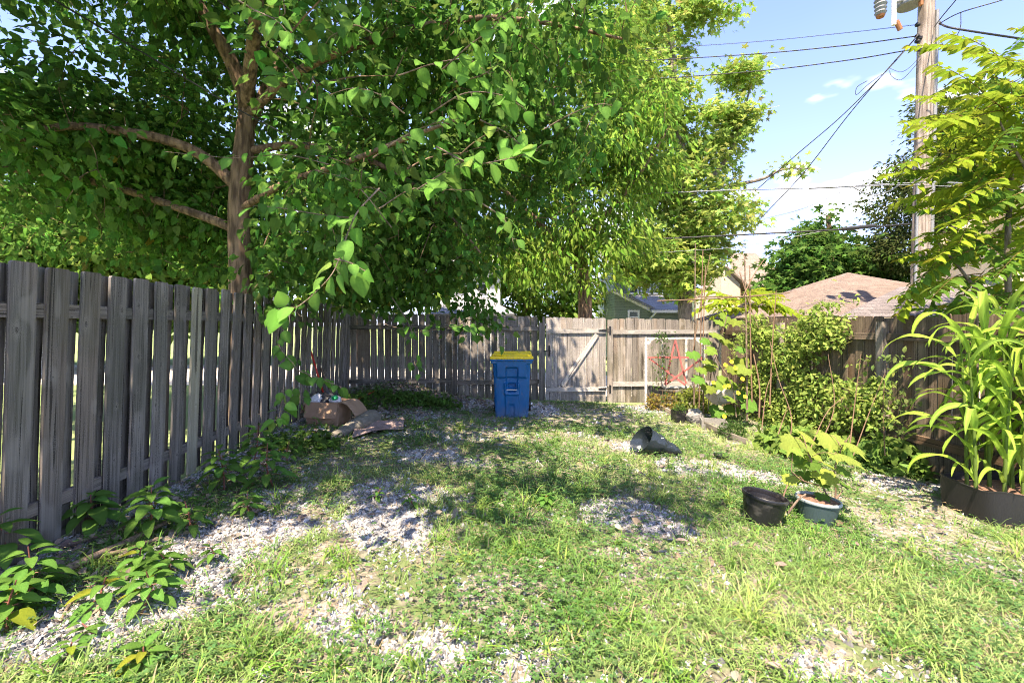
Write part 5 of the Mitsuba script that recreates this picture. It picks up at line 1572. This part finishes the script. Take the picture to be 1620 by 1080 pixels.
th_ = thing('tan_house', 'distant house with steep tan roof left of the dense round tree', 'house')
Y = 32.0
put('wall', box(x_of(1135, Y), x_of(1235, Y), Y, Y + 7, -1, z_of(450, Y)), 'siding_cream', th_)
put('roof', roof_quad([(x_of(1155, Y), Y - .4, z_of(455, Y)), (x_of(1262, Y), Y - .4, z_of(455, Y)), (x_of(1243, Y), Y + 4, z_of(386, Y)), (x_of(1197, Y), Y + 4, z_of(386, Y))]), 'roof_tan', th_)
gx0, gx1, gzt = x_of(1126, Y), x_of(1160, Y), z_of(424, Y)
put('dormer_wall', (np.array([(gx0 + .2, Y - 1, 0), (gx1, Y - 1, 0), (gx1, Y - 1, z_of(452, Y)), (gx0 + .45, Y - 1, gzt - .15), (gx0 + .2, Y - 1, z_of(440, Y)), (gx0 + .2, Y + 2, 0), (gx1, Y + 2, 0), (gx1, Y + 2, z_of(452, Y)), (gx0 + .45, Y + 2, gzt - .15), (gx0 + .2, Y + 2, z_of(440, Y))]),
    np.array([[0, 1, 2], [0, 2, 3], [0, 3, 4], [5, 7, 6], [5, 8, 7], [5, 9, 8], [0, 6, 1], [0, 5, 6], [0, 4, 9], [0, 9, 5]])), 'siding_cream', th_)
put('dormer_roof', roof_quad([(gx1 + .9, Y - 1.3, z_of(462, Y)), (gx1 + .9, Y + 2, z_of(462, Y)), (gx0 + .45, Y + 2, gzt), (gx0 + .45, Y - 1.3, gzt)]), 'roof_tan', th_)

ch_ = thing('cream_house', 'cream house with deep bracketed eaves behind the compound-leaf tree', 'house')
co = V(1478, 515, 13.0)
cd = nrm((co[0], co[1], 0))
HM = frame((co[0], co[1], 0), (cd[1], -cd[0], 0), cd, (0, 0, 1))      # x along the gable wall, y away
put('wall', box(0, 7, 0, 6, -1, 4.0), 'siding_cream', ch_, M=HM)
put('roof', roof_quad([(-.25, -.9, 3.55), (-.25, 6.5, 3.55), (3.6, 6.5, 6.3), (3.6, -.9, 6.3)], .18), 'trim_cream', ch_, M=HM)
put('roof_covering', roof_quad([(-.30, -.95, 3.63), (-.30, 6.5, 3.63), (3.6, 6.5, 6.42), (3.6, -.95, 6.42)], .06), 'roof_brown', ch_, M=HM)
put('gable', (np.array([(0, .02, 3.6), (7, .02, 3.6), (3.6, .02, 6.1), (0, .3, 3.6), (7, .3, 3.6), (3.6, .3, 6.1)]), np.array([[0, 1, 2], [3, 5, 4], [0, 2, 5], [0, 5, 3], [1, 4, 5], [1, 5, 2]])), 'siding_cream', ch_, M=HM)
put('bracket', tube(smooth_path([(.35, -.8, 4.05), (.25, -.55, 3.75), (.05, -.25, 3.35), (.0, -.08, 2.9)], 5), .10, 8), 'trim_cream', ch_, smooth=40, M=HM)
put('bracket', box(-.08, .10, -.85, -.01, 2.95, 3.12), 'trim_cream', ch_, M=HM)
put('downspout', tube([(-.07, -.06, 3.0), (-.07, -.06, -.5)], .06, 8), 'trim_white', ch_, smooth=40, M=HM)
f_ = .09
wk_ = put('window', cat([box(.35, 1.4, -.06, -.01, 1.7, 1.79), box(.35, 1.4, -.06, -.01, 2.7, 2.79), box(.35, .44, -.06, -.01, 1.79, 2.7), box(1.31, 1.4, -.06, -.01, 1.79, 2.7)]), 'trim_cream', ch_, M=HM)
put('pane', box(.44, 1.31, -.03, -.012, 1.79, 2.7), 'glass_dark', wk_, M=HM)

nh = thing('white_house', 'white house seen through the gaps of the leaning left fence', 'house')
put('wall', box(-18, -12.5, 3.5, 13, -1, 2.3), 'siding_white', nh)
put('roof', roof_quad([(-12.1, 3.2, 2.25), (-12.1, 13.3, 2.25), (-15.2, 13.3, 3.6), (-15.2, 3.2, 3.6)]), 'roof_grey', nh)
wn = put('window', cat([box(-12.5, -12.45, 8.2, 9.3, .8, .88), box(-12.5, -12.45, 8.2, 9.3, 2.0, 2.08), box(-12.5, -12.45, 8.2, 8.28, .88, 2.0), box(-12.5, -12.45, 9.22, 9.3, .88, 2.0)]), 'trim_white', nh)
put('pane', box(-12.49, -12.48, 8.28, 9.22, .88, 2.0), 'glass_dark', wn)

# ---------------------------------------------------------------- utility pole and lines
PY = 11.4
up_ = thing('utility_pole', 'weathered wooden utility pole rising behind the shed', 'utility pole')
pa, pb = V(1452, 560, PY), V(1466, 0, PY)
pole_at = lambda py: pa + (pb - pa) * ((560 - py) / 560)
q = np.array([pole_at(y) for y in np.linspace(640, -60, 15)])
put('shaft', tube(q, np.linspace(.182, .165, 15), 20), 'pole_wood', up_, smooth=40)
q2 = np.array([pole_at(y) + (.19, -.09, 0) for y in np.linspace(640, 20, 9)])
put('conduit', tube(q2, .045, 10), 'galv', up_, smooth=40)
q3 = np.array([pole_at(y) + (-.19, -.10, 0) for y in np.linspace(640, 250, 7)])
put('conduit', tube(q3, .028, 8), 'wire_grey', up_, smooth=40)
for py in (60, 80, 42, 68, 40):
    put('insulator', lathe([(0, -.05), (.035, -.05), (.055, -.03), (.035, -.01), (.055, .01), (.035, .03), (.03, .05), (0, .05)], 14), 'black_iron', up_, smooth=30, M=frame(pole_at(py) + ((-.26 if py != 40 else .26), -.06, 0), (0, 0, 1), (0, 1, 0), (1, 0, 0)))
for py in (62, 81):
    put('bracket', box(-.06, .06, -.03, .03, -.03, .03).apply_translation(pole_at(py) + (-.2, -.05, 0)), 'black_iron', up_)
tk = thing('transformer', 'grey transformer can hung near the top of the utility pole', 'transformer')
c = pole_at(8) + (-.55, -.12, 0)
put('tank', lathe([(0, -.28), (.24, -.28), (.26, -.24), (.26, .5), (0, .55)], 28), 'galv', tk, smooth=30, M=frame(c + UP * .15, (1, 0, 0), (0, 1, 0), (0, 0, 1)))
put('hanger', box(-.20, .16, -.05, .05, -.05, .05).apply_translation(pole_at(5) + (-.34, -.02, 0)), 'galv', tk)
put('lug', box(-.03, .03, -.04, .04, -.12, .0).apply_translation(c + (.12, -.2, -.12)), 'rust', tk)
fk = thing('fuse_cutout', 'ribbed grey fuse hung left of the transformer on the pole', 'fuse')
c = V(1393, 8, PY - .1)
put('insulator', lathe([(0, -.26), (.09, -.26), (.13, -.2), (.10, -.16), (.13, -.1), (.10, -.06), (.14, 0), (.10, .05), (.14, .1), (.10, .15), (.14, .2), (0, .3)], 20), 'galv', fk, smooth=25, M=frame(c, (1, 0, 0), (0, 1, 0), (0, 0, 1)))
put('cap', lathe([(0, -.31), (.08, -.31), (.10, -.265), (0, -.262)], 20), 'rust', fk, smooth=30, M=frame(c, (1, 0, 0), (0, 1, 0), (0, 0, 1)))
put('arm', tube([c + UP * .2, pole_at(-12) + (0, -.1, .1)], .035, 8), 'galv', fk)
ak = thing('surge_arrester', 'white fuse tube between the ribbed fuse and the transformer', 'fuse')
c = V(1414, 14, PY - .25)
put('tube', tube([c + UP * .4, c - UP * .40], .05, 12), 'trim_white', ak, smooth=30)
put('tip', tube([c + (.06, 0, -.30), c + (.16, 0, -.52)], .055, 10), 'rust', ak, smooth=30)
put('arm', tube([c + UP * .15, pole_at(-5) + (0, -.1, .0)], .03, 8), 'galv', ak)


def wire(label, pts, r, bs='wire_black', name='power_line', n=10):
    k = put(name, tube(smooth_path(pts, n), r, 6), bs, smooth=True)
    tag(k, label, 'cable')


W_ = lambda *a: [V(*p) for p in a]
wire('thin topmost line running left from the pole', [V(880, 86, 16), V(1160, 69, 13), V(1330, 53, 11.6), pole_at(42) + (-.3, -.06, 0)], .007)
wire('second line from the top running left from the pole', [V(880, 104, 16), V(1160, 88, 13), V(1330, 73, 11.6), pole_at(60) + (-.3, -.06, 0)], .013)
wire('third line from the top running left from the pole', [V(880, 135, 16), V(1160, 116, 13), V(1330, 97, 11.6), pole_at(80) + (-.3, -.06, 0)], .013)
wire('upper of two service lines slanting down left from the pole', [pole_at(62) + (-.3, -.1, 0), V(1400, 115, 11.5), V(1330, 185, 12), V(1260, 245, 12.8), V(1195, 302, 14)], .013)
wire('lower of two service lines slanting down left from the pole', [pole_at(60) + (-.3, -.15, 0), V(1395, 120, 11.6), V(1340, 185, 12.2), V(1270, 275, 13), V(1203, 346, 14.5)], .013)
wire('looped jumper wire hanging from the service lines', W_((1395, 118, 11.3), (1372, 135, 11.4), (1355, 150, 11.5), (1356, 138, 11.5), (1372, 128, 11.4)), .008)
wire('slack jumper wire left of the pole below the insulators', [V(1407, 112, 11.2), V(1412, 122, 11.1), V(1428, 125, 11.0), pole_at(98) + (-.2, -.1, 0)], .007)
wire('second slack jumper wire just left of the pole', [V(1407, 108, 11.2), V(1425, 114, 11.0), V(1440, 106, 10.9), pole_at(92) + (-.2, -.1, 0)], .006)
wire('thick black cable running right from the pole to the picture edge', [pole_at(41) + (.3, -.06, 0), V(1520, 47, 10.6), V(1700, 74, 10.0)], .022)
wire('wire rising right from the pole past its top', [pole_at(52) + (0, -.24, 0), V(1490, 27, 10.3), V(1520, -10, 9.9), V(1535, -40, 9.7)], .012)
wire('wire from the pole rising to the upper right', [pole_at(48) + (.1, -.24, 0), V(1520, 20, 10.4), V(1590, -1, 9.9), V(1640, -20, 9.6)], .012)
wire('looping wire hanging right of the pole', W_((1520, 20, 10.4), (1519, 45, 10.4), (1508, 66, 10.5), (1498, 76, 10.6), (1490, 66, 10.6), (1506, 58, 10.5)), .008)
wire('upper pale telephone line crossing before the pole', [V(900, 312, 13), V(1130, 302, 11.3), V(1300, 297, 10.8), V(1453, 289, 10.55), V(1560, 291, 10.3), V(1700, 296, 10)], .014, 'wire_grey')
wire('lower thin telephone line close under the pale one', [V(1280, 299, 10.9), V(1350, 296, 10.7), V(1453, 293, 10.5), V(1700, 306, 10)], .009, 'wire_grey')
wire('drooping spliced line left of the pole below the telephone line', W_((1348, 295, 10.7), (1365, 304, 10.7), (1385, 309, 10.7), (1405, 303, 10.7), (1425, 291, 10.6)), .015, 'wire_grey')
wire('thin line slanting down left from the telephone line', [V(1348, 296, 10.7), V(1270, 330, 12), V(1205, 347, 14)], .008, 'wire_grey')
wire('thick black cable crossing low before the dense round tree', [V(900, 384, 12.5), V(1020, 379, 12), V(1200, 370, 11.3), V(1330, 363, 10.8), V(1440, 354, 10.6)], .020)
k = put('cable_sleeve', tube(W_((1333, 362.5, 10.78), (1384, 357, 10.7)), .045, 10), 'wire_black', smooth=True)
tag(k, 'thick black splice sleeve on the low cable left of the pole', 'cable sleeve')
wire('thin grey line below the low cable at left', [V(900, 408, 13), V(1080, 397, 12), V(1170, 390, 11.6), V(1300, 366, 11)], .007, 'wire_grey')
wire('long dark cable crossing the big left tree from the upper left', W_((60, -15, 4.2), (240, 92, 5.2), (400, 186, 5.9), (520, 243, 6.4), (640, 290, 7.5)), .009)
wire('second dark cable crossing the big tree right of its trunk', W_((325, -15, 4.5), (430, 70, 5.2), (540, 160, 6.0), (640, 235, 7)), .009)
